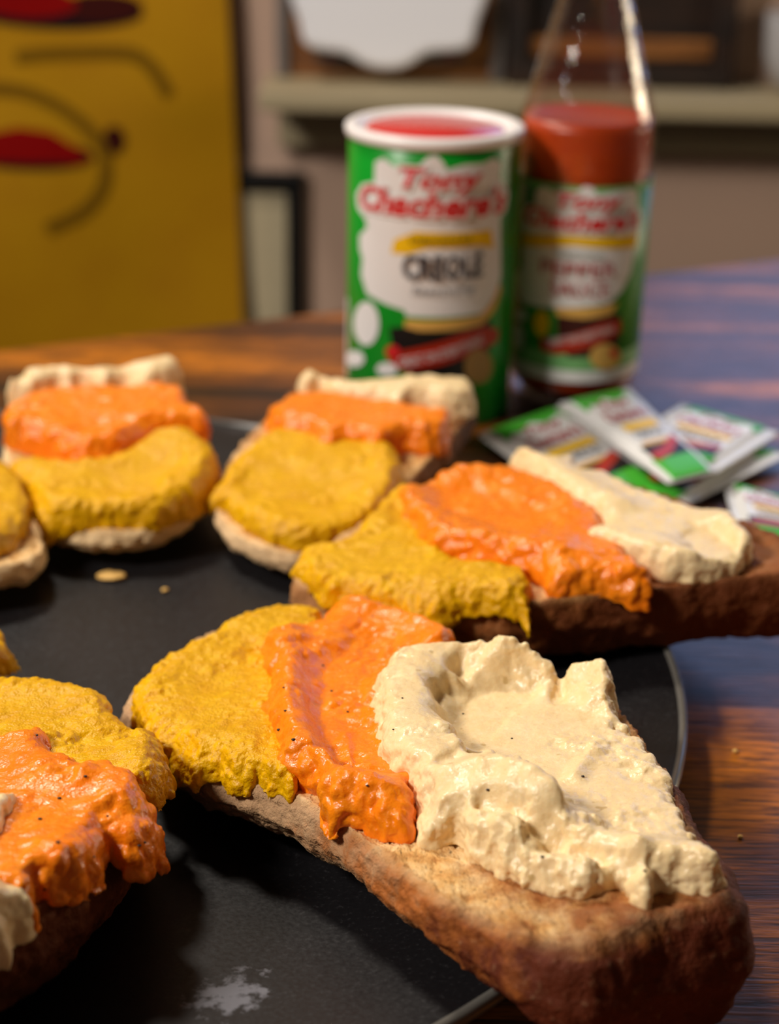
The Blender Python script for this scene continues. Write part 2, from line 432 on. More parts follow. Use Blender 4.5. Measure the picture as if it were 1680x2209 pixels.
        ed_ = np.empty(len(me.edges) * 2, np.int32); me.edges.foreach_get('vertices', ed_); ed_ = ed_.reshape(-1, 2)
        deg = np.bincount(ed_[:, 0], minlength=nv) + np.bincount(ed_[:, 1], minlength=nv)
        def lap(V):
            return np.stack([np.bincount(ed_[:, 0], V[ed_[:, 1], c], nv) + np.bincount(ed_[:, 1], V[ed_[:, 0], c], nv) for c in range(3)], 1) / np.maximum(deg, 1)[:, None]
        for _ in range(smooth): V = V * 0.4 + lap(V) * 0.6
        gi = np.clip(((V[:, 0] - x0) / res).round().astype(int), 0, X.shape[0] - 1); gj = np.clip(((V[:, 1] - y0) / res).round().astype(int), 0, X.shape[1] - 1)
        dv = np.clip(D[gi, gj], 0, None)
        ek = np.exp(-(dv / (wedge * 1.2)) ** 2); blotch = np.clip(fbm(V + 31.0, 0.016, 2) * 1.6 + 0.1, 0, 1)
        AM = calm + (1 - calm) * np.maximum(ek, blotch)
        me.vertices.foreach_set('co', V.astype(np.float32).ravel()); me.update()
        for j, (sz, am, kind) in enumerate(noise):
            nr = np.empty(nv * 3, np.float32); me.vertices.foreach_get('normal', nr); nr = nr.reshape(-1, 3)
            if kind == 'b': nz = 1.7 * np.abs(noise3(V / sz + 2.7 * j)) - 0.45
            elif kind == 't': nz = np.clip(fbm(V + 2.7 * j, sz, 2, 0.5), -0.6, 0.25)
            else: nz = fbm(V + 2.7 * j, sz, 2, 0.5)
            V = V + nr * (nz * am * AM)[:, None]
            V = V * 0.85 + lap(V) * 0.15
            me.vertices.foreach_set('co', V.astype(np.float32).ravel()); me.update()
        o = link(name, me, mat, s.root)
        s.last = V; s.lastn = nr
        return o
    def specks(s, parent, spots, mat, size=0.00045):
        bm = bmesh.new()
        for (x, y) in spots:
            v = ray(x, y); v = v / np.linalg.norm(v)
            rel = s.last - _C; t = rel @ v
            dd = np.linalg.norm(rel - t[:, None] * v, axis=1)
            c = np.where((dd < 0.0009) & (s.lastn[:, 2] > -0.2))[0]
            if not len(c): continue
            i = c[np.argmin(t[c])]; p = s.last[i] + s.lastn[i] * 0.0001
            r = bmesh.ops.create_icosphere(bm, subdivisions=1, radius=size * random.uniform(0.6, 1.15))
            bmesh.ops.scale(bm, vec=(1.2, 0.9, 0.7), verts=r['verts']); bmesh.ops.translate(bm, vec=p, verts=r['verts'])
        o = bm_obj('pepper_speck', bm, mat, parent, True); tag(o, kind='stuff')

M_speck = plain('black_pepper', (40, 26, 16), 0.5)
LUMPY = ((0.011, 0.0009, 'f'), (0.0056, 0.0011, 'b'), (0.0027, 0.00036, 'b'))
GRAINY = ((0.011, 0.0008, 'f'), (0.0046, 0.0009, 'b'), (0.0021, 0.00042, 'b'), (0.0010, 0.00012, 'f'))
CREAMY = ((0.008, 0.0006, 'f'), (0.0036, 0.0005, 'f'), (0.0014, 0.00014, 't'))

# --- A: nearest toast, front right, in focus
A = Toast('topped_toast', 'nearest toast at front right, in sharp focus, with a big swirl of cream bean spread', 0.0206, (290, 1530), (1560, 2000), 0.0384)
A.start([(283, 1530), (330, 1585), (430, 1642), (560, 1684), (680, 1740), (775, 1802), (872, 1880), (971, 1955), (1090, 2005), (1225, 2045), (1320, 2022), (1420, 1980), (1510, 1955),
         (1570, 1925), (1550, 1860), (1488, 1785), (1428, 1660), (1380, 1590), (1300, 1505), (1180, 1465), (1000, 1425), (800, 1362), (640, 1330), (480, 1360), (360, 1435), (298, 1490)],
        ((0, 0.2, 0.4, 0.82, 0.92, 1), (0.0112, 0.0150, 0.0158, 0.0172, 0.026, 0.034)), M_bread, ((290, 1530), (1560, 2000)), taper=0.004, bulge=0.0022, N=520, K=34, endb=0.0048)
A.spread('squash_mash', M_yel, [(292, 1570, 1), (285, 1500, 3), (330, 1440, 4), (380, 1400, 5), (440, 1375, 5), (485, 1345, 5), (560, 1302, 6), (600, 1292, 6), (690, 1300, 5), (700, 1325, 4),
         (640, 1500, 2), (650, 1640, 1), (640, 1720, -1), (615, 1740, -3), (575, 1728, -3), (555, 1700, -1), (530, 1722, -3), (490, 1700, -2), (460, 1674, -1), (420, 1686, -2), (380, 1662, -1), (350, 1640, -1), (318, 1612, 0)],
         0.0042, 0.006, [('ridge', [(300, 1520), (380, 1430), (560, 1330)], 7, 1.6), ('ridge', [(420, 1640), (560, 1660), (640, 1690)], 5, 1.6), ('dent', [(480, 1480), (560, 1420)], 8, 0.9), ('ridge', [(430, 1590), (520, 1600)], 4, 0.9)],
         res=0.0004, noise=GRAINY)
oa = A.spread('sweet_potato_mash', M_org, [(560, 1390, 4), (600, 1352, 6), (680, 1332, 6), (722, 1290, 7), (765, 1263, 8), (850, 1270, 8), (930, 1265, 8), (945, 1280, 7), (905, 1312, 7), (985, 1368, 6), (978, 1410, 4),
         (960, 1440, 3), (930, 1600, 3), (905, 1750, 1), (888, 1812, 0), (830, 1822, -1), (760, 1800, -2), (720, 1808, -2), (684, 1780, -2), (696, 1745, -1), (650, 1706, 0), (602, 1684, 1), (590, 1620, 2), (565, 1560, 3), (580, 1480, 3), (556, 1430, 4)],
         0.0055, 0.0045, [('ridge', [(615, 1400), (625, 1480), (625, 1580), (680, 1680), (800, 1720)], 5.5, 4.4), ('dent', [(810, 1390), (730, 1460), (730, 1560), (790, 1640)], 6.5, 2.6),
          ('ridge', [(760, 1300), (880, 1330), (960, 1380)], 6, 2.6), ('slab', [(720, 1775), (800, 1785), (870, 1790)], 4, 2.0), ('dent', [(690, 1738), (800, 1748)], 1.8, 2.2), ('ridge', [(690, 1400), (770, 1330)], 5, 1.2), ('sharp', [(745, 1580), (760, 1660)], 3, 1.6)],
         res=0.0004, noise=LUMPY)
A.specks(oa, [(795, 1273), (802, 1323), (845, 1364), (712, 1484), (608, 1478), (752, 1529), (610, 1529), (590, 1612), (594, 1572), (627, 1590), (785, 1690), (838, 1550), (700, 1430)], M_speck, 0.00045)
ha = A.spread('bean_spread', M_hum, [(806, 1500, 4), (830, 1460, 5), (862, 1430, 6), (950, 1410, 8), (1050, 1408, 8), (1090, 1416, 8), (1148, 1416, 9), (1160, 1405, 10), (1195, 1430, 8), (1202, 1447, 7), (1260, 1440, 8), (1312, 1442, 8), (1326, 1462, 8), (1334, 1510, 6),
         (1364, 1555, 5), (1330, 1570, 3), (1380, 1600, 2), (1425, 1655, 1), (1462, 1740, 1), (1492, 1800, 1.5), (1530, 1840, 4), (1555, 1865, 4), (1562, 1925, 0), (1500, 1935, 0), (1425, 1925, 0), (1408, 1958, 0), (1362, 1956, 0), (1340, 1926, 0),
         (1250, 1940, 0), (1150, 1922, 0), (1000, 1852, 0), (985, 1828, 0), (900, 1826, 0), (890, 1745, 2), (832, 1682, 2), (806, 1640, 3), (820, 1600, 3), (806, 1555, 4)],
         0.0026, 0.0038, [('slab', [(1090, 1450), (960, 1450), (880, 1510), (865, 1590), (920, 1680), (1010, 1750), (1110, 1800)], 8.5, 9.0), ('ridge', [(1120, 1465), (1200, 1475), (1300, 1495)], 6.0, 5.6),
          ('ridge', [(1080, 1740), (1180, 1790), (1290, 1850), (1420, 1870), (1530, 1890)], 6.0, 5.0), ('ridge', [(1010, 1840), (1130, 1880), (1260, 1900)], 4.5, 3.4), ('dent', [(1040, 1800), (1150, 1830), (1260, 1872), (1360, 1900)], 2.0, 4.2),
          ('sharp', [(1290, 1610), (1235, 1690)], 3.5, 1.4), ('sharp', [(1150, 1420), (1160, 1410)], 3, 3.5), ('slab', [(1240, 1475), (1300, 1490), (1320, 1530)], 4.2, 3.6), ('dent', [(1215, 1452), (1205, 1520)], 1.6, 2.6),
          ('dent', [(1010, 1580), (1050, 1530), (1110, 1500)], 5.0, 2.2), ('sharp', [(1370, 1880), (1385, 1945)], 4, 3), ('sharp', [(1230, 1800), (1300, 1800)], 3.0, 1.6), ('sharp', [(960, 1640), (1000, 1700)], 3, 1.5),
          ('sharp', [(1060, 1640), (1140, 1700)], 3.5, 1.2), ('dent', [(960, 1720), (1010, 1690)], 2.0, 1.6)],
         res=0.00036, noise=((0.009, 0.0007, 'f'), (0.0044, 0.0008, 'f'), (0.0018, 0.00035, 't'), (0.0009, 0.00012, 'f')), smooth=4, ragged=0.0011, calm=0.15)
A.specks(ha, [(843, 1567), (865, 1499), (999, 1532), (1044, 1704), (1262, 1669), (1396, 1871), (1165, 1840), (1105, 1585)], M_speck, 0.00035)

# --- B: second toast on the right
B = Toast('topped_toast.001', 'second toast on the right, behind the nearest one, cream spread end toward the sachets', 0.0240, (650, 1250), (1680, 1240), 0.0355)
B.start([(640, 1255), (700, 1276), (800, 1290), (950, 1296), (1080, 1306), (1200, 1296), (1400, 1272), (1600, 1248), (1720, 1236), (1745, 1212), (1695, 1170), (1600, 1130), (1450, 1075), (1300, 1030), (1150, 1005), (1000, 1035), (850, 1095), (700, 1180), (645, 1230)],
        ((0, 1), (0.0165, 0.0205)), M_bread_dark, ((640, 1270), (1700, 1230)), taper=0.0025, bulge=0.001)
B.spread('squash_mash', M_yel, [(632, 1215, 3), (660, 1185, 3), (740, 1165, 4), (800, 1110, 4), (855, 1055, 4), (900, 1050, 4), (960, 1200, 2), (1130, 1240, 2), (1140, 1290, 0), (1143, 1360, -4), (1110, 1340, -3), (1000, 1338, -3), (940, 1352, -3), (870, 1342, -3), (760, 1312, -2), (700, 1298, -1), (650, 1254, 1)],
         0.0050, 0.006, [('ridge', [(980, 1290), (1120, 1300)], 6, 2), ('ridge', [(800, 1130), (830, 1060)], 6, 2), ('dent', [(850, 1210), (780, 1230)], 8, 1)], res=0.0006, noise=GRAINY)
B.spread('sweet_potato_mash', M_org, [(850, 1085, 4), (868, 1045, 5), (900, 1062, 5), (960, 1012, 7), (1000, 996, 8), (1040, 1002, 8), (1110, 1010, 6), (1200, 1060, 3), (1300, 1130, 2), (1320, 1190, 1), (1400, 1280, -1), (1385, 1308, -2), (1330, 1312, -3), (1280, 1302, -2), (1200, 1312, -2), (1150, 1270, -1), (1080, 1245, 0), (1000, 1224, 1), (920, 1202, 2), (880, 1150, 3)],
         0.0065, 0.005, [('ridge', [(880, 1080), (930, 1130), (1050, 1180), (1200, 1200)], 8, 3.2), ('dent', [(1000, 1080), (1100, 1110)], 11, 2.6), ('ridge', [(960, 1030), (1040, 1020)], 7, 2), ('ridge', [(1200, 1270), (1330, 1280)], 5, 1.5)], res=0.0006, noise=LUMPY)
B.spread('bean_spread', M_hum, [(1096, 962, 6), (1130, 967, 7), (1180, 985, 7), (1240, 960, 8), (1250, 1000, 7), (1300, 1020, 5), (1400, 1070, 4), (1500, 1105, 4), (1582, 1120, 4), (1600, 1160, 3), (1622, 1200, 1), (1590, 1242, 0), (1500, 1268, -1), (1420, 1262, -1), (1340, 1226, 1), (1292, 1202, 2), (1256, 1180, 3), (1300, 1140, 3), (1230, 1100, 3), (1190, 1070, 3), (1150, 1030, 4)],
         0.0055, 0.003, [('ridge', [(1120, 985), (1220, 1040), (1330, 1100)], 6, 2.8), ('slab', [(1290, 1170), (1390, 1185), (1460, 1215)], 6, 3.0), ('dent', [(1525, 1160), (1540, 1185)], 5.5, 5.0), ('ridge', [(1560, 1130), (1600, 1170)], 4, 2.2), ('sharp', [(1330, 1215), (1480, 1240)], 3, 1.4)],
         res=0.00055, noise=CREAMY)

# --- C: toast at the back, before the green can
Ct = Toast('topped_toast.002', 'toast at the back of the plate, right in front of the green canister', 0.0160, (520, 1190), (960, 830), 0.0300)
Ct.start([(490, 1138), (560, 1178), (640, 1196), (740, 1170), (830, 1105), (900, 1020), (970, 950), (1018, 890), (1018, 850), (960, 826), (800, 820), (650, 838), (560, 920), (500, 990), (465, 1080)],
         ((0, 0.4, 1), (0.0068, 0.010, 0.0140)), M_half, ((520, 1190), (960, 830)), taper=0.002, bulge=0.001)
Ct.spread('squash_mash', M_yel, [(442, 1090, 0), (470, 1050, 3), (490, 1010, 4), (520, 970, 5), (570, 930, 5), (650, 930, 3), (800, 960, 3), (858, 968, 5), (872, 1020, 4), (860, 1060, 3), (800, 1130, 3), (740, 1170, 1), (650, 1200, -1), (580, 1186, -1), (520, 1148, -1), (475, 1098, 1), (456, 1112, -1)],
         0.0055, 0.006, [('ridge', [(830, 990), (840, 1060)], 6, 2.4), ('dent', [(600, 1040), (680, 1060)], 12, 2.0), ('ridge', [(540, 1130), (680, 1160)], 7, 1.6)], res=0.0007, noise=GRAINY)
Ct.spread('sweet_potato_mash', M_org, [(570, 900, 5), (592, 880, 5), (640, 852, 6), (760, 860, 6), (900, 880, 6), (970, 900, 5), (980, 940, 2), (960, 982, -1), (900, 990, -1), (880, 968, 2), (820, 988, 2), (760, 978, 2), (700, 988, 2), (660, 962, 3), (600, 942, 3)],
         0.0080, 0.005, [('ridge', [(600, 900), (760, 930), (930, 930)], 8, 1.6)], res=0.0007, noise=LUMPY)
Ct.spread('bean_spread', M_hum, [(636, 832, 6), (646, 818, 8), (650, 792, 11), (672, 790, 11), (700, 806, 10), (760, 824, 9), (820, 815, 9), (880, 800, 10), (960, 800, 10), (1020, 830, 7), (1015, 880, 4), (960, 895, 3), (900, 880, 4), (860, 896, 4), (800, 884, 4), (720, 878, 4), (690, 846, 5), (660, 856, 5)],
         0.0085, 0.004, [('ridge', [(660, 815), (800, 840), (960, 840)], 6, 1.6)], res=0.0006, noise=CREAMY, smooth=3)

# --- D: toast at the back left
Dt = Toast('topped_toast.003', 'toast at the back left of the plate, in front of the yellow banner', 0.0155, (230, 1190), (200, 820), 0.0300)
Dt.start([(70, 1110), (200, 1150), (330, 1142), (420, 1095), (458, 1030), (445, 960), (400, 885), (370, 835), (200, 820), (50, 845), (12, 940), (30, 1040)],
         ((0, 0.4, 1), (0.0072, 0.0095, 0.0135)), M_pale, ((230, 1160), (200, 820)), taper=0.002, bulge=0.001)
Dt.spread('squash_mash', M_yel, [(12, 1030, 2), (40, 1000, 3), (130, 1005, 3), (250, 1000, 2), (340, 930, 5), (400, 925, 6), (450, 958, 5), (476, 1000, 3), (464, 1060, 1), (424, 1122, -2), (330, 1165, -3), (230, 1168, -3), (130, 1176, -4), (85, 1158, -2), (52, 1082, 0)],
         0.0065, 0.006, [('ridge', [(120, 1100), (250, 1110), (380, 1070), (430, 1000), (390, 950)], 8, 2.2), ('dent', [(250, 1040), (330, 1010)], 9, 1.4)], res=0.0007, noise=GRAINY)
Dt.spread('sweet_potato_mash', M_org, [(6, 930, 3), (30, 880, 5), (80, 852, 6), (200, 835, 7), (370, 832, 7), (400, 850, 6), (410, 880, 5), (450, 900, 4), (455, 940, 2), (400, 945, 2), (330, 950, 3), (250, 997, 3), (170, 1005, 2), (100, 982, 2), (20, 960, 2)],
         0.0085, 0.005, [('ridge', [(60, 920), (200, 960), (300, 930)], 8, 1.6), ('dent', [(120, 975), (200, 925), (320, 915)], 2.5, 1.2)], res=0.0007, noise=LUMPY)
Dt.spread('bean_spread', M_hum, [(12, 842, 5), (30, 812, 7), (70, 790, 9), (130, 780, 10), (190, 790, 9), (250, 782, 10), (295, 764, 12), (370, 757, 12), (395, 790, 9), (388, 820, 5), (330, 852, 4), (305, 858, 4), (270, 836, 4), (225, 858, 3), (180, 836, 4), (150, 846, 4), (120, 838, 4), (60, 864, 3), (22, 866, 2)],
         0.0090, 0.004, [('ridge', [(330, 800), (370, 790)], 7, 2), ('dent', [(40, 800), (60, 850)], 2.5, 2.5)], res=0.0006, noise=CREAMY, smooth=3)

# --- E and F: toasts at the left, mostly outside the picture
Et = Toast('topped_toast.004', 'toast cut off by the left picture edge beside the back left one', 0.0180, (90, 1190), (-400, 1100), 0.0290)
Et.start([(92, 1172), (80, 1202), (0, 1222), (-200, 1222), (-420, 1180), (-460, 1080), (-380, 1010), (-200, 995), (0, 1030), (60, 1110)], ((0, 1), (0.0085, 0.012)), M_pale, ((90, 1190), (-400, 1100)), taper=0.002, bulge=0.001)
Et.spread('squash_mash', M_yel, [(-150, 1000, 4), (-40, 995, 4), (15, 1003, 3), (45, 1042, 3), (70, 1090, 2), (62, 1150, 0), (30, 1196, -1), (-20, 1225, -2), (-100, 1225, -1), (-180, 1190, 1)], 0.0060, 0.006, [], res=0.0008, noise=GRAINY)
Et.spread('sweet_potato_mash', M_org, [(-160, 990, 5), (-140, 1200, 0), (-290, 1200, 0), (-300, 990, 5)], 0.0075, 0.005, [], res=0.0011, noise=LUMPY)
Et.spread('bean_spread', M_hum, [(-280, 990, 6), (-270, 1200, 0), (-400, 1180, 0), (-410, 1020, 5)], 0.0085, 0.004, [], res=0.0011, noise=CREAMY)
Ft = Toast('topped_toast.005', 'toast at the left picture edge showing only a small yellow tip', 0.0180, (20, 1440), (-450, 1400), 0.0300)
Ft.start([(10, 1425), (-20, 1455), (-200, 1490), (-450, 1500), (-480, 1400), (-420, 1320), (-200, 1310), (-20, 1350), (5, 1400)], ((0, 1), (0.009, 0.013)), M_pale, ((30, 1420), (-450, 1400)), taper=0.002, bulge=0.001)
Ft.spread('squash_mash', M_yel, [(-160, 1320, 4), (-60, 1325, 4), (0, 1348, 3), (14, 1398, 3), (40, 1420, 0), (32, 1440, 0), (0, 1462, -1), (-80, 1490, -1), (-170, 1490, 0)], 0.0055, 0.005, [], res=0.0008, noise=GRAINY)
Ft.spread('sweet_potato_mash', M_org, [(-150, 1310, 5), (-140, 1490, 0), (-290, 1490, 0), (-300, 1310, 5)], 0.0075, 0.005, [], res=0.0011, noise=LUMPY)
Ft.spread('bean_spread', M_hum, [(-280, 1310, 6), (-270, 1490, 0), (-430, 1490, 0), (-430, 1320, 5)], 0.0085, 0.004, [], res=0.0011, noise=CREAMY)

# --- G: toast in the front left corner
G = Toast('topped_toast.006', 'toast in the front left corner with a heap of orange mash and a dark crust', 0.0255, (250, 1500), (-300, 2150), 0.0375)
G.start([(322, 1690), (298, 1740), (265, 1795), (212, 1850), (148, 1910), (58, 1975), (-60, 2030), (-300, 2130), (-520, 2150), (-520, 1950), (-350, 1700), (-150, 1530), (0, 1475), (120, 1480), (225, 1535), (300, 1610)],
        ((0, 0.35, 1), (0.0195, 0.0235, 0.0245)), M_bread_dark, ((250, 1480), (-400, 2150)), taper=0.006, bulge=0.0012, N=420, K=30)
G.spread('squash_mash', M_yel, [(-140, 1500, 5), (-60, 1475, 5), (0, 1462, 5), (60, 1457, 6), (150, 1462, 6), (215, 1490, 5), (248, 1512, 5), (252, 1545, 4), (290, 1575, 3), (340, 1580, 1), (352, 1620, 0), (373, 1660, -1), (368, 1720, -3), (352, 1762, -5), (320, 1755, -3), (200, 1720, 1), (0, 1660, 3), (-140, 1620, 3)],
         0.0048, 0.006, [('ridge', [(40, 1490), (160, 1500), (220, 1530)], 6, 1.6), ('dent', [(200, 1600), (260, 1590)], 4, 1.8), ('ridge', [(290, 1620), (340, 1700)], 6, 1.4)], res=0.00042, noise=GRAINY)
og = G.spread('sweet_potato_mash', M_org, [(-180, 1600, 6), (-60, 1585, 7), (0, 1590, 7), (60, 1566, 8), (92, 1560, 8), (130, 1622, 7), (160, 1618, 7), (182, 1652, 6), (230, 1640, 6), (292, 1682, 5), (330, 1760, 0), (352, 1800, -3), (352, 1860, -5), (340, 1892, -7), (300, 1926, -8), (270, 1912, -6), (236, 1880, -4), (224, 1944, -6), (162, 1985, -6), (92, 2010, -6), (88, 2045, -7), (60, 2048, -6), (0, 2020, -3), (-120, 2000, 0)],
         0.0065, 0.0045, [('ridge', [(60, 1600), (120, 1680), (240, 1690), (280, 1760)], 7, 2.2), ('dent', [(250, 1760), (220, 1840), (232, 1880)], 4, 2.8), ('ridge', [(120, 1850), (180, 1900)], 8, 1.8), ('ridge', [(300, 1800), (310, 1870)], 6, 1.5)], res=0.00042, noise=LUMPY)
G.specks(og, [(86, 1582), (186, 1668), (124, 1714), (88, 1758), (124, 1808), (212, 1848), (320, 1818), (308, 1826), (90, 1926), (230, 1752)], M_speck, 0.0004)
G.spread('bean_spread', M_hum, [(-200, 1700, 6), (-60, 1735, 6), (0, 1742, 6), (22, 1718, 8), (36, 1714, 8), (36, 1755, 6), (14, 1815, 5), (24, 1862, 3), (40, 1950, 0), (75, 2000, -3), (74, 2032, -4), (36, 2055, -4), (30, 2118, -8), (0, 2130, -8), (-150, 2160, -4), (-300, 2000, 2)],
         0.0085, 0.004, [('ridge', [(30, 1720), (15, 1780)], 3, 3), ('dent', [(0, 1830), (30, 1900), (45, 2000)], 2.5, 2.5)], res=0.00042, noise=CREAMY)

# ------------------------------------------------------------------ flat print laid on surfaces
def get_map(fn): return fn
def print_mesh(name, bm, mapper, mat, parent, step, label=None):
    bmesh.ops.triangulate(bm, faces=bm.faces)
    for ax in ((0, 1) if isinstance(step, tuple) else (0,)):
        st = step[ax] if isinstance(step, tuple) else step
        vs = [v.co[ax] for v in bm.verts]; lo, hi = min(vs), max(vs)
        for k in range(math.floor(lo / st) + 1, math.ceil(hi / st)):
            pc = [0, 0, 0]; pc[ax] = k * st; nn = [0, 0, 0]; nn[ax] = 1
            bmesh.ops.bisect_plane(bm, geom=bm.verts[:] + bm.edges[:] + bm.faces[:], plane_co=pc, plane_no=nn)
    for v in bm.verts: v.co = mapper(v.co.x, v.co.y)
    me = bpy.data.meshes.new(name); bm.to_mesh(me); bm.free()
    o = link(name, me, mat, parent, False)
    return o
def poly_print(name, polys, mapper, mat, parent, step):
    bm = bmesh.new()
    for P in polys:
        vs = [bm.verts.new((p[0], p[1], 0)) for p in P]
        es = [bm.edges.new((vs[i], vs[(i + 1) % len(vs)])) for i in range(len(vs))]
        bmesh.ops.triangle_fill(bm, use_beauty=True, edges=es)
    return print_mesh(name, bm, mapper, mat, parent, step)
def text_print(name, body, cx, cy, wd, ht, mapper, mat, parent, step, rot=0.0, shear=0.0, bold=0.0, fit=None):
    cu = bpy.data.curves.new(name, 'FONT'); cu.body = body; cu.size = 1.0; cu.shear = shear; cu.offset = bold; cu.resolution_u = 2; cu.fill_mode = 'FRONT'
    o = bpy.data.objects.new(name, cu); COL.objects.link(o)
    dg = bpy.context.evaluated_depsgraph_get(); dg.update()
    me = bpy.data.meshes.new_from_object(o.evaluated_get(dg)); bpy.data.objects.remove(o); bpy.data.curves.remove(cu)
    bm = bmesh.new(); bm.from_mesh(me); bpy.data.meshes.remove(me)
    xs = [v.co.x for v in bm.verts]; ys = [v.co.y for v in bm.verts]
    x0, x1, y0, y1 = fit if fit else (min(xs), max(xs), min(ys), max(ys))
    c, s_ = math.cos(rot), math.sin(rot)
    for v in bm.verts:
        a = ((v.co.x - x0) / (x1 - x0) - 0.5) * wd; b = ((v.co.y - y0) / (y1 - y0) - 0.5) * ht
        v.co = (cx + a * c - b * s_, cy + a * s_ + b * c, 0)
    return print_mesh(name, bm, mapper, mat, parent, step), (x0, x1, y0, y1)
def ell(cx, cy, rx, ry, n=20, rot=0.0):
    return [(cx + rx * math.cos(t) * math.cos(rot) - ry * math.sin(t) * math.sin(rot), cy + rx * math.cos(t) * math.sin(rot) + ry * math.sin(t) * math.cos(rot)) for t in np.linspace(0, 2 * math.pi, n, endpoint=False)]
def stroke(pts, w0, w1=None):
    P = catmull(pts, 24, False); T = np.gradient(P, axis=0); T /= np.linalg.norm(T, axis=1)[:, None]; N = np.stack([-T[:, 1], T[:, 0]], 1)
    ww = np.linspace(w0, w0 if w1 is None else w1, len(P))[:, None] / 2
    return [tuple(p) for p in np.vstack([P + N * ww, (P - N * ww)[::-1]])]

INK = {k: plain('print_' + k, c, r, var=0.0, spec=0.4) for k, c, r in (
    ('white', (232, 228, 226), 0.35), ('red', (206, 38, 40), 0.35), ('yellow', (240, 190, 10), 0.35), ('dark', (58, 58, 66), 0.4), ('black', (20, 16, 16), 0.4),
    ('gold', (222, 170, 84), 0.35), ('ribbon', (176, 42, 18), 0.35), ('tan', (170, 124, 60), 0.4), ('green', (20, 150, 40), 0.35), ('pale_green', (120, 178, 112), 0.35),
    ('olive', (140, 112, 8), 0.4), ('crimson', (170, 40, 48), 0.35), ('grey_green', (120, 140, 132), 0.4), ('maroon', (60, 18, 14), 0.4), ('silver', (170, 168, 176), 0.3), ('leaf_green', (70, 176, 50), 0.35))}

class Cyl:
    def __init__(s, c, R):
        s.c, s.R = c, R; v = -np.array(c[:2]); s.f = v / np.linalg.norm(v); s.r = np.array([-s.f[1], s.f[0]])   # f faces the diner, r runs to the right
    def px(s, x, y):
        v = ray(x, y); o = _C[:2] - np.array(s.c[:2]); a = v[0] ** 2 + v[1] ** 2; b = o @ v[:2]; cc = o @ o - s.R ** 2
        disc = b * b - a * cc
        t = (-b - math.sqrt(max(disc, 0))) / a; p = _C + v * t; q = p[:2] - np.array(s.c[:2])
        return (s.R * math.atan2(q @ s.r, q @ s.f), p[2] - s.c[2])
    def map(s, lay):
        def fn(a, z):
            th = a / s.R; q = (s.R + lay) * (s.f * math.cos(th) + s.r * math.sin(th))
            return (s.c[0] + q[0], s.c[1] + q[1], s.c[2] + z)
        return fn
def cyl_art(cy, parent, conv, items):
    for k, it in enumerate(items):
        lay = 0.00012 + 0.00008 * k
        if it[0] == 'poly':
            _, nm, ink, polys = it
            poly_print(nm, [[cy.px(*conv(*p)) for p in P] for P in polys], cy.map(lay), INK[ink], parent, 0.003)
        else:
            _, nm, ink, body, (x, y), wd, ht, rot, shear, bold, outl = it
            c = cy.px(*conv(x, y)); l = cy.px(*conv(x - wd / 2, y)); r = cy.px(*conv(x + wd / 2, y)); u = cy.px(*conv(x, y - ht / 2)); b = cy.px(*conv(x, y + ht / 2))
            W, Hh = r[0] - l[0], u[1] - b[1]
            if outl: text_print(nm + '_outline', body, c[0], c[1], W * 1.06, Hh * 1.16, cy.map(lay - 0.00004), INK['white'], parent, 0.003, rot, shear, bold + 0.05)
            text_print(nm, body, c[0], c[1], W, Hh, cy.map(lay), INK[ink], parent, 0.003, rot, shear, bold)

# ------------------------------------------------------------------ green canister
cb = at(921, 866, 0); CR_ = 0.0328
can = empty('seasoning_canister', (cb[0], cb[1], 0), 'round green seasoning canister with a white rimmed red lid, beside the glass bottle', 'canister')
CH = 0.1105
lathe('can_body', [(0, 0.0), (CR_ - 0.0006, 0.0), (CR_, 0.0006), (CR_, CH - 0.004), (CR_ - 0.002, CH - 0.002), (0, CH - 0.002)], cb, plain('canister_green_paper', (10, 150, 36), 0.3, var=0.02), can, 96)
M_lid = plain('white_plastic_lid', (240, 234, 232), 0.35, var=0.01)
lid = lathe('lid', [(CR_ + 0.0002, CH - 0.0030), (CR_ + 0.0010, CH - 0.0028), (CR_ + 0.0013, CH - 0.0010), (CR_ + 0.0012, CH + 0.0006), (CR_ + 0.0002, CH + 0.0012), (CR_ - 0.0030, CH + 0.0012), (CR_ - 0.0040, CH + 0.0002), (CR_ - 0.0055, CH - 0.0008), (0, CH - 0.0008)], cb, M_lid, can, 96)
lathe('lid_disc', [(0, CH - 0.0004), (0.0262, CH - 0.0004), (0.0264, CH - 0.0007), (0, CH - 0.0007)], cb, plain('red_lid_print', (205, 22, 26), 0.22, var=0.02), lid, 64)
cyc = Cyl(tuple(cb), CR_); z3 = lambda x, y: (700 + x / 3.157, 200 + y / 3.157)
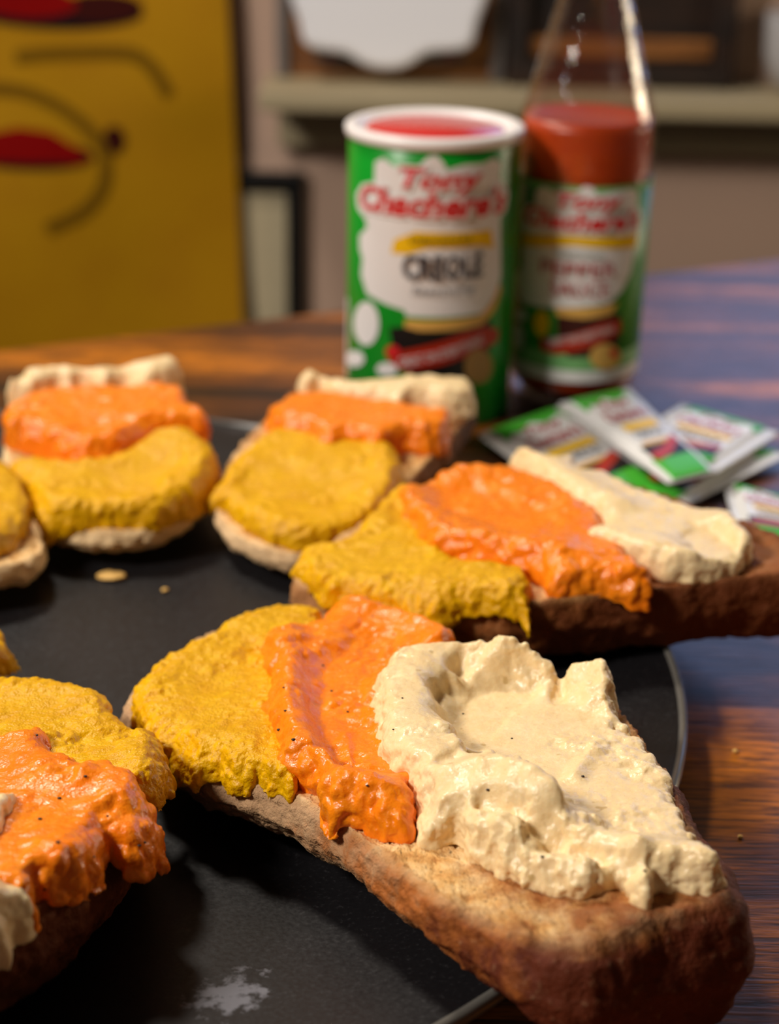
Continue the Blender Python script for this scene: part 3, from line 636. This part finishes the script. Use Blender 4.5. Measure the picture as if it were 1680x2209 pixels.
cyl_art(cyc, can, z3, [
    ('poly', 'white_panel', 'white', [[(345, 470), (400, 445), (470, 500), (640, 500), (700, 440), (760, 425), (812, 480), (830, 525), (950, 490), (1080, 480), (1150, 445), (1204, 480), (1190, 580), (1252, 660), (1240, 760), (1195, 850), (1200, 1250), (1170, 1360), (1080, 1500), (560, 1520), (540, 1480), (420, 1440), (290, 1370), (250, 1240), (260, 1130), (240, 1060), (240, 970), (290, 920), (280, 860), (225, 780), (218, 690), (262, 620), (340, 610)]]),
    ('poly', 'black_pot_print', 'black', [[(440, 1600), (560, 1590), (900, 1600), (1070, 1560), (1130, 1540), (1135, 1650), (1100, 1900), (900, 1960), (560, 1940), (470, 1780)]]),
    ('poly', 'gold_rim_print', 'gold', [[(550, 1545), (900, 1540), (1060, 1515), (1140, 1420), (1185, 1300), (1200, 1330), (1160, 1470), (1070, 1580), (900, 1615), (640, 1622), (545, 1595)]]),
    ('poly', 'yellow_band', 'yellow', [[(455, 1090), (475, 1000), (620, 945), (1130, 930), (1150, 1055), (1040, 1040), (700, 1060), (560, 1100)]]),
    ('poly', 'ribbon', 'ribbon', [[(430, 1780), (560, 1750), (800, 1690), (950, 1630), (1090, 1590), (1180, 1610), (1175, 1690), (1090, 1740), (950, 1800), (800, 1850), (520, 1890), (450, 1850)]]),
    *[('poly', 'white_bulb_print', 'white', [e_]) for e_ in (ell(290, 1570, 85, 150), ell(215, 1810, 62, 55), ell(430, 1880, 70, 45))],
    ('poly', 'brown_potato_print', 'tan', [ell(1040, 1860, 95, 120)]),
    ('poly', 'red_pepper_print', 'red', [ell(470, 1760, 50, 45)]),
    ('text', 'ribbon_lettering', 'white', 'GREAT ON EVERYTHING', (800, 1775), 560, 62, math.radians(15), 0.0, 0.0, False),
    ('text', 'brand_lettering', 'red', 'Tony', (800, 610), 560, 190, 0.0, 0.25, 0.042, True),
    ('text', 'brand_lettering', 'red', "Chachere's", (735, 760), 960, 190, 0.0, 0.25, 0.042, True),
    ('text', 'band_lettering', 'olive', 'ORIGINAL', (800, 1005), 430, 56, 0.03, 0.0, 0.015, False),
    ('text', 'product_lettering', 'dark', 'CREOLE', (810, 1190), 530, 170, 0.02, 0.0, 0.028, False),
    ('text', 'product_lettering', 'dark', 'Seasoning', (810, 1352), 420, 75, 0.03, 0.2, 0.0, False)])
poly_print('white_back_panel', [[(-CR_ * 1.95, 0.012), (-CR_ * 1.33, 0.012), (-CR_ * 1.33, 0.044), (-CR_ * 1.95, 0.044)]], cyc.map(0.0001), INK['white'], can, 0.003)

# ------------------------------------------------------------------ glass bottle of red sauce
bb = at(1231, 838, 0); BR = 0.0264
bottle = empty('sauce_bottle', (bb[0], bb[1], 0), 'tall glass bottle two thirds full of red pepper sauce, green label, beside the canister', 'bottle')
mg = Mat('clear_glass', 0.03); mg.b.inputs['Base Color'].default_value = (1, 1, 1, 1)
mg.bump(mg.noise(160, 3), 0.0012, 0.6)
gt = mg.N.new('ShaderNodeBsdfTransparent'); gt.inputs[0].default_value = (0.92, 0.90, 0.88, 1); gg = mg.N.new('ShaderNodeBsdfGlossy'); gg.inputs['Roughness'].default_value = 0.04
gf = mg.N.new('ShaderNodeLayerWeight'); gm = mg.N.new('ShaderNodeMixShader')
mg.lk(mg.last_bump, gg.inputs['Normal']); mg.lk(mg.last_bump, gf.inputs['Normal'])
ff = mg.math('ADD', mg.math('MULTIPLY', mg.math('POWER', gf.outputs['Facing'], 3.0), 0.7), 0.05)
mg.lk(ff, gm.inputs[0]); mg.lk(gt.outputs[0], gm.inputs[1]); mg.lk(gg.outputs[0], gm.inputs[2])
mg.lk(gm.outputs[0], mg.N['Material Output'].inputs['Surface'])
out = [(0.0, 0.0015), (0.017, 0.0005), (0.0225, 0.0), (0.0254, 0.0022), (BR, 0.0060), (BR, 0.0930), (BR + 0.0004, 0.0945), (BR, 0.0960), (BR + 0.0004, 0.0978), (BR, 0.0996), (BR + 0.0004, 0.1014), (BR, 0.1032), (BR, 0.1090), (0.0258, 0.1140), (0.0230, 0.1240), (0.0186, 0.1400), (0.0141, 0.1560), (0.0117, 0.1700), (0.0108, 0.1850), (0.0108, 0.2000), (0.0116, 0.2010), (0.0116, 0.2040)]
inn = [(r - 0.0016, z) for r, z in out[12:]][::-1] + [(BR - 0.0016, 0.0075), (0.0225, 0.0045), (0.0, 0.0045)]
lathe('glass', out + inn, bb, mg.m, bottle, 96)
msau = Mat('red_pepper_sauce', 0.35); msn = msau.noise(300, 3)
msau.color(msau.mix(msn, srgb(204, 78, 18), srgb(180, 54, 10))); msau.sss(0.3, (1, 0.4, 0.2), 0.002)
ri = BR - 0.00155
lathe('sauce', [(0, 0.0046), (0.0226, 0.0046), (ri, 0.0076), (ri, 0.1088), (0.02445, 0.1128), (0.0232, 0.1122), (0, 0.1122)], bb, msau.m, bottle, 72)
mthin = plain('white_bottle_cap', (225, 222, 218), 0.4)
lathe('cap', [(0, 0.2230), (0.0118, 0.2230), (0.0128, 0.2215), (0.0128, 0.2020), (0.0120, 0.2015), (0, 0.2050)], bb, mthin, bottle, 40)
lr = BR + 0.0003
lab = lathe('label', [(BR - 0.0001, 0.0115), (lr, 0.0115), (lr, 0.0900), (BR - 0.0001, 0.0900)], bb, plain('bottle_green_label', (46, 140, 40), 0.4, var=0.02), bottle, 96, True)
cyb = Cyl(tuple(bb), lr); z4 = lambda x, y: (1060 + x / 3.945, 340 + y / 3.945)
full = lr * 3.0
for nm, ink, za, zb in (('white_bottom_edge', 'white', 0.0116, 0.0165), ('pale_green_band', 'pale_green', 0.0165, 0.0235), ('pale_top_edge', 'pale_green', 0.0872, 0.0899)):
    poly_print(nm, [[(-full, za), (full, za), (full, zb), (-full, zb)]], cyb.map(0.00010), INK[ink], lab, 0.003)
cyl_art(cyb, lab, z4, [
    ('poly', 'white_panel', 'white', [[(380, 280), (450, 245), (540, 300), (720, 300), (790, 240), (860, 250), (900, 315), (1080, 280), (1200, 260), (1250, 300), (1240, 400), (1270, 470), (1250, 640), (1215, 780), (1180, 980), (1110, 1130), (1000, 1240), (420, 1270), (260, 1230), (215, 1120), (205, 1000), (262, 930), (270, 640), (272, 540), (290, 440), (370, 400)]]),
    ('poly', 'dark_pot_print', 'maroon', [[(560, 1350), (1000, 1340), (1090, 1320), (1090, 1560), (1000, 1680), (650, 1700), (560, 1500)]]),
    ('poly', 'gold_rim_print', 'gold', [[(530, 1275), (960, 1262), (1080, 1230), (1020, 1330), (800, 1370), (560, 1345)]]),
    ('poly', 'yellow_band', 'yellow', [[(262, 645), (600, 655), (1235, 645), (1225, 760), (700, 745), (264, 750)]]),
    ('poly', 'yellow_pepper_print', 'yellow', [ell(430, 1410, 65, 110)]),
    ('poly', 'ribbon', 'ribbon', [[(415, 1540), (560, 1535), (760, 1480), (940, 1400), (1090, 1370), (1100, 1470), (970, 1560), (780, 1630), (560, 1672), (425, 1640)]]),
    *[('poly', 'white_bulb_print', 'white', [e_]) for e_ in (ell(240, 1520, 45, 100), ell(265, 1340, 45, 50))],
    ('poly', 'pale_bowl_print', 'gold', [ell(960, 1690, 130, 110)]),
    ('poly', 'red_pepper_print', 'red', [ell(1030, 1660, 36, 40)]),
    ('text', 'ribbon_lettering', 'white', 'GREAT ON EVERYTHING', (760, 1525), 560, 62, math.radians(14), 0.0, 0.0, False),
    ('text', 'brand_lettering', 'red', 'Tony', (840, 390), 560, 170, 0.0, 0.25, 0.042, True),
    ('text', 'brand_lettering', 'red', "Chachere's", (765, 540), 930, 170, 0.0, 0.25, 0.042, True),
    ('text', 'small_lettering', 'grey_green', 'TRADITIONAL', (750, 830), 420, 52, 0.0, 0.0, 0.01, False),
    ('text', 'product_lettering', 'crimson', 'PEPPER', (740, 955), 620, 110, 0.0, 0.0, 0.005, False),
    ('text', 'product_lettering', 'crimson', 'SAUCE', (750, 1120), 480, 120, 0.0, 0.0, 0.005, False)])

# ------------------------------------------------------------------ sachets
M_sach = plain('glossy_white_foil_paper', (228, 226, 224), 0.28, var=0.02)
M_sachg = INK['leaf_green']
def sachet(name, label, corners, z, zs=(0, 0, 0, 0), puff=0.0022):
    W = np.array([at(x, y, z + dz) for (x, y), dz in zip(corners, zs)])      # TL TR BR BL, seals at the two short ends
    def surf(u, v, lay=0.0):
        p = (1 - u) * (1 - v) * W[0] + u * (1 - v) * W[1] + u * v * W[2] + (1 - u) * v * W[3]
        a = np.clip(min(u, 1 - u) / 0.13 - 0.75, 0, 1); b = np.clip(min(v, 1 - v) / 0.22, 0, 1)
        hgt = puff * math.sqrt(1 - (1 - a) ** 2) * math.sqrt(1 - (1 - b) ** 2) if a > 0 else 0.00012 * math.cos(v * 120)
        return p + np.array([0, 0, hgt + lay])
    n, m = 30, 24; V = []; F = []
    for s_ in (1, -1):
        for i in range(n + 1):
            for j in range(m + 1):
                p = surf(i / n, j / m)
                q = (1 - i / n) * (1 - j / m) * W[0] + i / n * (1 - j / m) * W[1] + i / n * j / m * W[2] + (1 - i / n) * j / m * W[3]
                V.append(p + np.array([0, 0, 0.0002]) if s_ > 0 else q - np.array([0, 0, 0.0003 + 0.35 * (p[2] - q[2])]))
    o_ = (n + 1) * (m + 1)
    for i in range(n):
        for j in range(m):
            a = i * (m + 1) + j; F.append((a, a + 1, a + m + 2, a + m + 1)); F.append((o_ + a, o_ + a + m + 1, o_ + a + m + 2, o_ + a + 1))
    bd = [i * (m + 1) for i in range(n + 1)] + [n * (m + 1) + j for j in range(1, m + 1)] + [i * (m + 1) + m for i in range(n - 1, -1, -1)] + [j for j in range(m - 1, 0, -1)]
    for k in range(len(bd)):
        a, b = bd[k], bd[(k + 1) % len(bd)]; F.append((a, b, b + o_, a + o_))
    c = W.mean(0)
    t = empty(name, (c[0], c[1], min(W[:, 2])), label, 'sachet', 'seasoning sachets piled beside the bottle')
    bm = bmesh.new(); vs = [bm.verts.new(v) for v in V]
    for f in F: bm.faces.new([vs[i] for i in f])
    bm_obj('pouch', bm, M_sach, t, True)
    mp = lambda lay: (lambda u, v: surf(min(max(u, 0), 1), 1 - min(max(v, 0), 1), 0.0003 + lay))
    R = lambda a, b, c_, d: [(a, 1 - d), (c_, 1 - d), (c_, 1 - b), (a, 1 - b)]
    st = (0.05, 0.05)
    for rr in (R(0.12, 0.01, 0.88, 0.2), R(0.12, 0.80, 0.88, 0.99)): poly_print('green_print', [rr], mp(0), M_sachg, t, st)
    poly_print('pot_print', [R(0.16, 0.68, 0.84, 0.82)], mp(0.00008), INK['black'], t, st)
    poly_print('ribbon', [[(0.18, 0.16), (0.5, 0.20), (0.82, 0.30), (0.82, 0.38), (0.5, 0.28), (0.18, 0.24)]], mp(0.00016), INK['ribbon'], t, st)
    poly_print('gold_rim_print', [R(0.24, 0.645, 0.78, 0.68)], mp(0.00012), INK['gold'], t, st)
    poly_print('white_panel', [[(0.16, 0.6), (0.14, 0.78), (0.2, 0.84), (0.3, 0.82), (0.46, 0.89), (0.6, 0.83), (0.8, 0.88), (0.86, 0.76), (0.84, 0.6)]], mp(0.00012), INK['white'], t, st)
    poly_print('yellow_band', [R(0.26, 0.43, 0.80, 0.51)], mp(0.00012), INK['yellow'], t, st)
    text_print('brand_lettering', 'Tony', 0.52, 0.79, 0.42, 0.12, mp(0.00022), INK['crimson'], t, st, 0, 0.25, 0.03)
    text_print('brand_lettering', "Chachere's", 0.50, 0.67, 0.62, 0.13, mp(0.00022), INK['crimson'], t, st, 0, 0.25, 0.03)
    text_print('product_lettering', 'CREOLE', 0.52, 0.435, 0.46, 0.085, mp(0.00022), INK['dark'], t, st, 0, 0, 0.01)
    return t
sachet('seasoning_sachet', 'sachet at the left of the pile, half under the middle sachet', [(1030, 938), (1215, 874), (1440, 1038), (1262, 1110)], 0.0045)
sachet('seasoning_sachet.001', 'undermost sachet, a short white end showing below the middle one', [(1300, 975), (1480, 1030), (1425, 1085), (1230, 1040)], 0.0012)
sachet('seasoning_sachet.002', 'sachet under the right hand one, long white sealed end toward the toast', [(1520, 935), (1700, 982), (1455, 1102), (1262, 1052)], 0.0030, (0.001, 0.001, 0, 0))
sachet('seasoning_sachet.003', 'right hand sachet of the pile, tilted, with a green top edge to the back', [(1470, 872), (1682, 934), (1542, 1022), (1325, 965)], 0.0085)
sachet('seasoning_sachet.004', 'topmost sachet in the middle of the pile, foot of the bottle behind it', [(1207, 870), (1357, 838), (1545, 1018), (1442, 1044)], 0.0125, (-0.003, -0.001, 0.001, 0.0))
sachet('seasoning_sachet.005', 'sachet apart from the pile at the right edge, turned the other way', [(1560, 1040), (1745, 1092), (1800, 1196), (1588, 1158)], 0.0020)

# ------------------------------------------------------------------ things on and at the back wall
BY = 1.422
ban = empty('fabric_banner', (-0.33, BY, -0.42), 'yellow fabric banner with red pods and brown curls, hanging on the wall at left', 'banner')
tl = aty(490, 0, BY); br_ = aty(522, 660, BY)
def bx(z): return np.interp(z, [-0.42, br_[2], tl[2], 0.4], [br_[0] + 0.012, br_[0], tl[0], tl[0] - 0.02])
XL = -0.62
def bsurf(x, z, lay=0.0):
    return (x, BY - lay + 0.006 * math.sin(x * 34 + z * 9) + 0.004 * math.sin(x * 13 - z * 17 + 1), z)
n, m = 60, 60; V = []; F = []
for s_ in (0, 1):
    for i in range(n + 1):
        for j in range(m + 1):
            z = -0.42 + 0.80 * j / m; x = XL + (bx(z) - XL) * i / n; V.append(bsurf(x, z, 0.0 if s_ else -0.0015))
o_ = (n + 1) * (m + 1)
for i in range(n):
    for j in range(m):
        a = i * (m + 1) + j
        for b in (a, a + o_): F.append((b, b + m + 1, b + m + 2, b + 1))
bm = bmesh.new(); vs = [bm.verts.new(v) for v in V]
for f in F: bm.faces.new([vs[i] for i in f])
mb = Mat('golden_cloth', 0.75, spec=0.2); mb.color(mb.mix(mb.noise(14, 3), srgb(186, 138, 0), srgb(166, 112, 0))); mb.bump(mb.noise(900, 2), 0.0003)
bm_obj('cloth', bm, mb.m, ban, True)
P2 = lambda x, y: (lambda q: (q[0], q[2]))(aty(x, y, BY))
bmap = lambda lay: (lambda x, z: bsurf(x, z, 0.0012 + lay))
ink_red = plain('red_cloth_print', (140, 2, 2), 0.8, spec=0.1); ink_dk = plain('dark_cloth_print', (60, 14, 10), 0.8, spec=0.1); ink_br = plain('brown_cloth_print', (122, 86, 8), 0.8, spec=0.1); ink_bk = plain('black_cloth_print', (26, 14, 20), 0.8, spec=0.1)
px = lambda P: [P2(*p) for p in P]
for PP_ in [px(ell(120, 28, 190, 34)), px(ell(75, 335, 130, 32))]: poly_print('pod_outline_print', [PP_], bmap(0), ink_bk, ban, (0.01, 0.01))  # black outline printed beneath each red pod
for PP_ in [px(ell(60, 6, 110, 34)), px([(-90, 320), (-40, 290), (40, 276), (110, 284), (160, 312), (200, 338), (170, 350), (60, 352), (-60, 345)])]: poly_print('red_pod_print', [PP_], bmap(0.0004), ink_red, ban, (0.01, 0.01))
for PP_ in [px(ell(220, 14, 90, 32)), px(ell(250, 296, 24, 30))]: poly_print('dark_pod_print', [PP_], bmap(0.0003), ink_dk, ban, (0.01, 0.01))
for PP_ in [px(stroke([(30, 124), (120, 112), (270, 108), (325, 135), (366, 200)], 26)), px(stroke([(-40, 190), (60, 200), (160, 245), (222, 310), (228, 390), (180, 455), (100, 494)], 26))]: poly_print('brown_curl_print', [PP_], bmap(0.0006), ink_br, ban, (0.01, 0.01))
bm = bmesh.new()
r = bmesh.ops.create_cone(bm, segments=20, radius1=0.008, radius2=0.008, depth=0.56, cap_ends=True)
bmesh.ops.transform(bm, matrix=Matrix.Translation((-0.39, BY - 0.002, 0.385)) @ Matrix.Rotation(math.pi / 2, 4, 'Y'), verts=r['verts'])
bm_obj('hanging_rod', bm, M_boardwood, ban, True)
for x in (-0.62, -0.16): box('bracket', (x, (BY + WALLY) / 2 + 0.004, 0.385), (0.012, WALLY - BY + 0.004, 0.014), M_darkwood, ban)

# black framed picture, low on the wall
FY = 1.443
a = aty(655, 372, FY); fx1, fz1 = a[0], a[2]; fx0, fz0 = fx1 - 0.26, fz1 - 0.36; fw = 0.0145
pf_ = empty('picture_frame', ((fx0 + fx1) / 2, FY, fz0), 'black framed picture with a wide cream mat, low on the wall beside the banner', 'picture')
M_blk = plain('black_frame_paint', (10, 9, 9), 0.4)
for c, s_ in (((fx0 + fw / 2, FY, (fz0 + fz1) / 2), (fw, 0.014, fz1 - fz0)), ((fx1 - fw / 2, FY, (fz0 + fz1) / 2), (fw, 0.014, fz1 - fz0)), (((fx0 + fx1) / 2, FY, fz1 - fw / 2), (fx1 - fx0 - 2 * fw, 0.014, fw)), (((fx0 + fx1) / 2, FY, fz0 + fw / 2), (fx1 - fx0 - 2 * fw, 0.014, fw))):
    box('frame_bar', c, s_, M_blk, pf_)
box('mat_board', ((fx0 + fx1) / 2, FY + 0.003, (fz0 + fz1) / 2), (fx1 - fx0 - 2 * fw + 0.002, 0.006, fz1 - fz0 - 2 * fw + 0.002), plain('cream_mat', (200, 184, 150), 0.7), pf_, bev=0)

# ledge along the wall and what stands on it
LY = 1.36
lt = aty(1100, 208, LY); lb = aty(1100, 252, LY); lx0 = aty(558, 230, LY)[0]; LZ = lt[2]
led = empty('wall_ledge', (lx0 + 0.6, (LY + WALLY) / 2, lb[2]), 'long khaki painted ledge on the wall carrying the box and the dark picture', 'ledge')
box('ledge_board', (lx0 + 0.6, (LY + WALLY) / 2, (LZ + lb[2]) / 2), (1.2, WALLY - LY, LZ - lb[2]), M_trim, led, bev=0.003)
box('ledge_apron', (lx0 + 0.6, WALLY - 0.012, lb[2] - 0.02), (1.18, 0.024, 0.04), M_trim, led, bev=0.002)
def X(x, Y=1.39, y=150): return aty(x, y, Y)[0]
# wooden board with grey edge strips
cx0, cx1 = X(588), X(1090)
crt = empty('wooden_board', ((cx0 + cx1) / 2, 1.437, LZ), 'brown wooden board with grey edge strips on the ledge behind the canister', 'board')
box('board_panel', ((cx0 + cx1) / 2, 1.439, LZ + 0.07), (cx1 - cx0, 0.010, 0.14), M_boardwood, crt)
M_grey = plain('grey_taupe_paint', (120, 112, 108), 0.5)
for x in (cx0 + 0.005, cx1 - 0.005): box('edge_strip', (x, 1.431, LZ + 0.07), (0.010, 0.006, 0.14), M_grey, crt)
# silver emblem on a dark foot
EY = 1.410
em = empty('silver_emblem', (X(838), EY, LZ), 'shiny silver white winged emblem on a dark mount fixed to the wooden board', 'ornament')
def extrude(name, pts, Yf, dep, mat, parent, bev=0.003):
    bm = bmesh.new(); vs = [bm.verts.new((p[0], Yf, p[1])) for p in pts]
    f = bm.faces.new(vs); r = bmesh.ops.extrude_face_region(bm, geom=[f])
    bmesh.ops.translate(bm, vec=(0, dep, 0), verts=[v for v in r['geom'] if isinstance(v, bmesh.types.BMVert)])
    bmesh.ops.bevel(bm, geom=[e for e in bm.edges if abs(e.verts[0].co.y - e.verts[1].co.y) < 1e-6 and e.verts[0].co.y < Yf + dep / 2], offset=bev, segments=3, affect='EDGES', profile=0.5)
    return bm_obj(name, bm, mat, parent, False)
q = lambda P, Y=EY: [(lambda w_: (w_[0], w_[2]))(aty(x, y, Y)) for x, y in P]
ms = Mat('silver_white_enamel', 0.28, 0.0); ms.b.inputs['Base Color'].default_value = srgb(250, 249, 255)
wing = [tuple(p) for p in catmull([(650, -90), (1028, -90), (1026, 60), (1008, 100), (960, 108), (920, 112), (880, 138), (838, 146), (790, 138), (750, 114), (715, 108), (668, 98), (650, 60)], 60)]
extrude('silver_wing', q(wing), EY - 0.014, 0.020, ms.m, em, 0.006)
M_foot = plain('dark_grey_mount', (74, 68, 70), 0.45)
extrude('mount', q([(672, 20), (1006, 20), (1000, 128), (960, 140), (720, 140), (680, 128)], 1.42), EY + 0.0065, 0.0174, M_foot, em)
for x in (712, 968):
    bm = bmesh.new(); p = aty(x, 116, EY)
    bmesh.ops.create_uvsphere(bm, u_segments=12, v_segments=8, radius=0.005, matrix=Matrix.Translation((p[0], EY + 0.005, p[2])))
    bm_obj('red_knob', bm, plain('red_knob_enamel', (110, 10, 24), 0.2), em, True)  # small dark red knobs at the two ends of the mount
# dark framed panel
dx0, dx1 = X(1098), X(1592)
dk = empty('dark_picture', ((dx0 + dx1) / 2, 1.42, LZ), 'dark brown framed wooden picture on the ledge behind the bottle', 'picture')
zb = LZ + 0.001
DH = 0.13
for c, s_ in (((dx0 + 0.008, 1.42, zb + DH / 2), (0.016, 0.024, DH)), ((dx1 - 0.008, 1.42, zb + DH / 2), (0.016, 0.024, DH)), (((dx0 + dx1) / 2, 1.42, zb + 0.009), (dx1 - dx0 - 0.032, 0.024, 0.018)), (((dx0 + dx1) / 2, 1.42, zb + DH - 0.008), (dx1 - dx0 - 0.032, 0.024, 0.016))):
    box('frame_bar', c, s_, M_darkwood, dk)
box('panel', ((dx0 + dx1) / 2, 1.426, zb + DH / 2), (dx1 - dx0 - 0.03, 0.008, DH - 0.03), M_darkwood, dk, bev=0)
box('light_slat', ((dx0 + dx1) / 2, 1.421, zb + 0.029), (dx1 - dx0 - 0.034, 0.006, 0.016), M_boardwood, dk)
# pale bowl at the far right
bw = (X(1760, 1.40), 1.402, LZ)
lathe_o = empty('pale_bowl', bw, 'pale grey bowl at the right end of the ledge', 'bowl')
lathe('bowl_body', [(0, 0.0), (0.022, 0.0), (0.024, 0.002), (0.036, 0.012), (0.0415, 0.030), (0.043, 0.060), (0.0425, 0.062), (0.041, 0.060), (0.039, 0.030), (0.033, 0.014), (0.020, 0.005), (0, 0.005)], bw, plain('pale_grey_glaze', (190, 186, 186), 0.25), lathe_o, 64)

# ------------------------------------------------------------------ crumbs
M_crumb = plain('toast_crumb', (226, 178, 96), 0.7); M_white = plain('white_flake', (220, 214, 204), 0.6)
def crumb(name, label, x, y, sx, sy, sz, mat, z, seed):
    p = at(x, y, z); bm = bmesh.new()
    r = bmesh.ops.create_icosphere(bm, subdivisions=3, radius=1.0)
    Vv = np.array([v.co[:] for v in bm.verts]); nn = 1 + 0.28 * fbm(Vv + seed, 0.8, 3)
    for v, k in zip(bm.verts, nn): v.co = (p[0] + v.co.x * sx * k, p[1] + v.co.y * sy * k, z + sz * 0.85 + v.co.z * sz * k)
    o = bm_obj(name, bm, mat, None, True); tag(o, label, 'crumb', 'crumbs around the toasts')
zp = 0.0051
crumb('bread_crumb', 'flat golden crumb on the black plate below the back left toast', 240, 1247, 0.0042, 0.0030, 0.0010, M_crumb, zp, 1)
crumb('bread_crumb.001', 'tiny pale crumb on the plate right of the flat golden crumb', 356, 1276, 0.0010, 0.0010, 0.0006, M_crumb, zp, 5)
crumb('bread_crumb.002', 'small white flake on the dark plate above its grey scuff', 578, 2052, 0.0007, 0.0012, 0.0004, M_white, zp, 9)
crumb('bread_crumb.003', 'small crumb on the table right of the pale plate rim', 1585, 1624, 0.0007, 0.0007, 0.0006, M_crumb, 0.0, 13)
crumb('bread_crumb.004', 'small crumb on the table near the lower right picture edge', 1596, 1808, 0.0006, 0.0006, 0.0005, M_crumb, 0.0, 17)
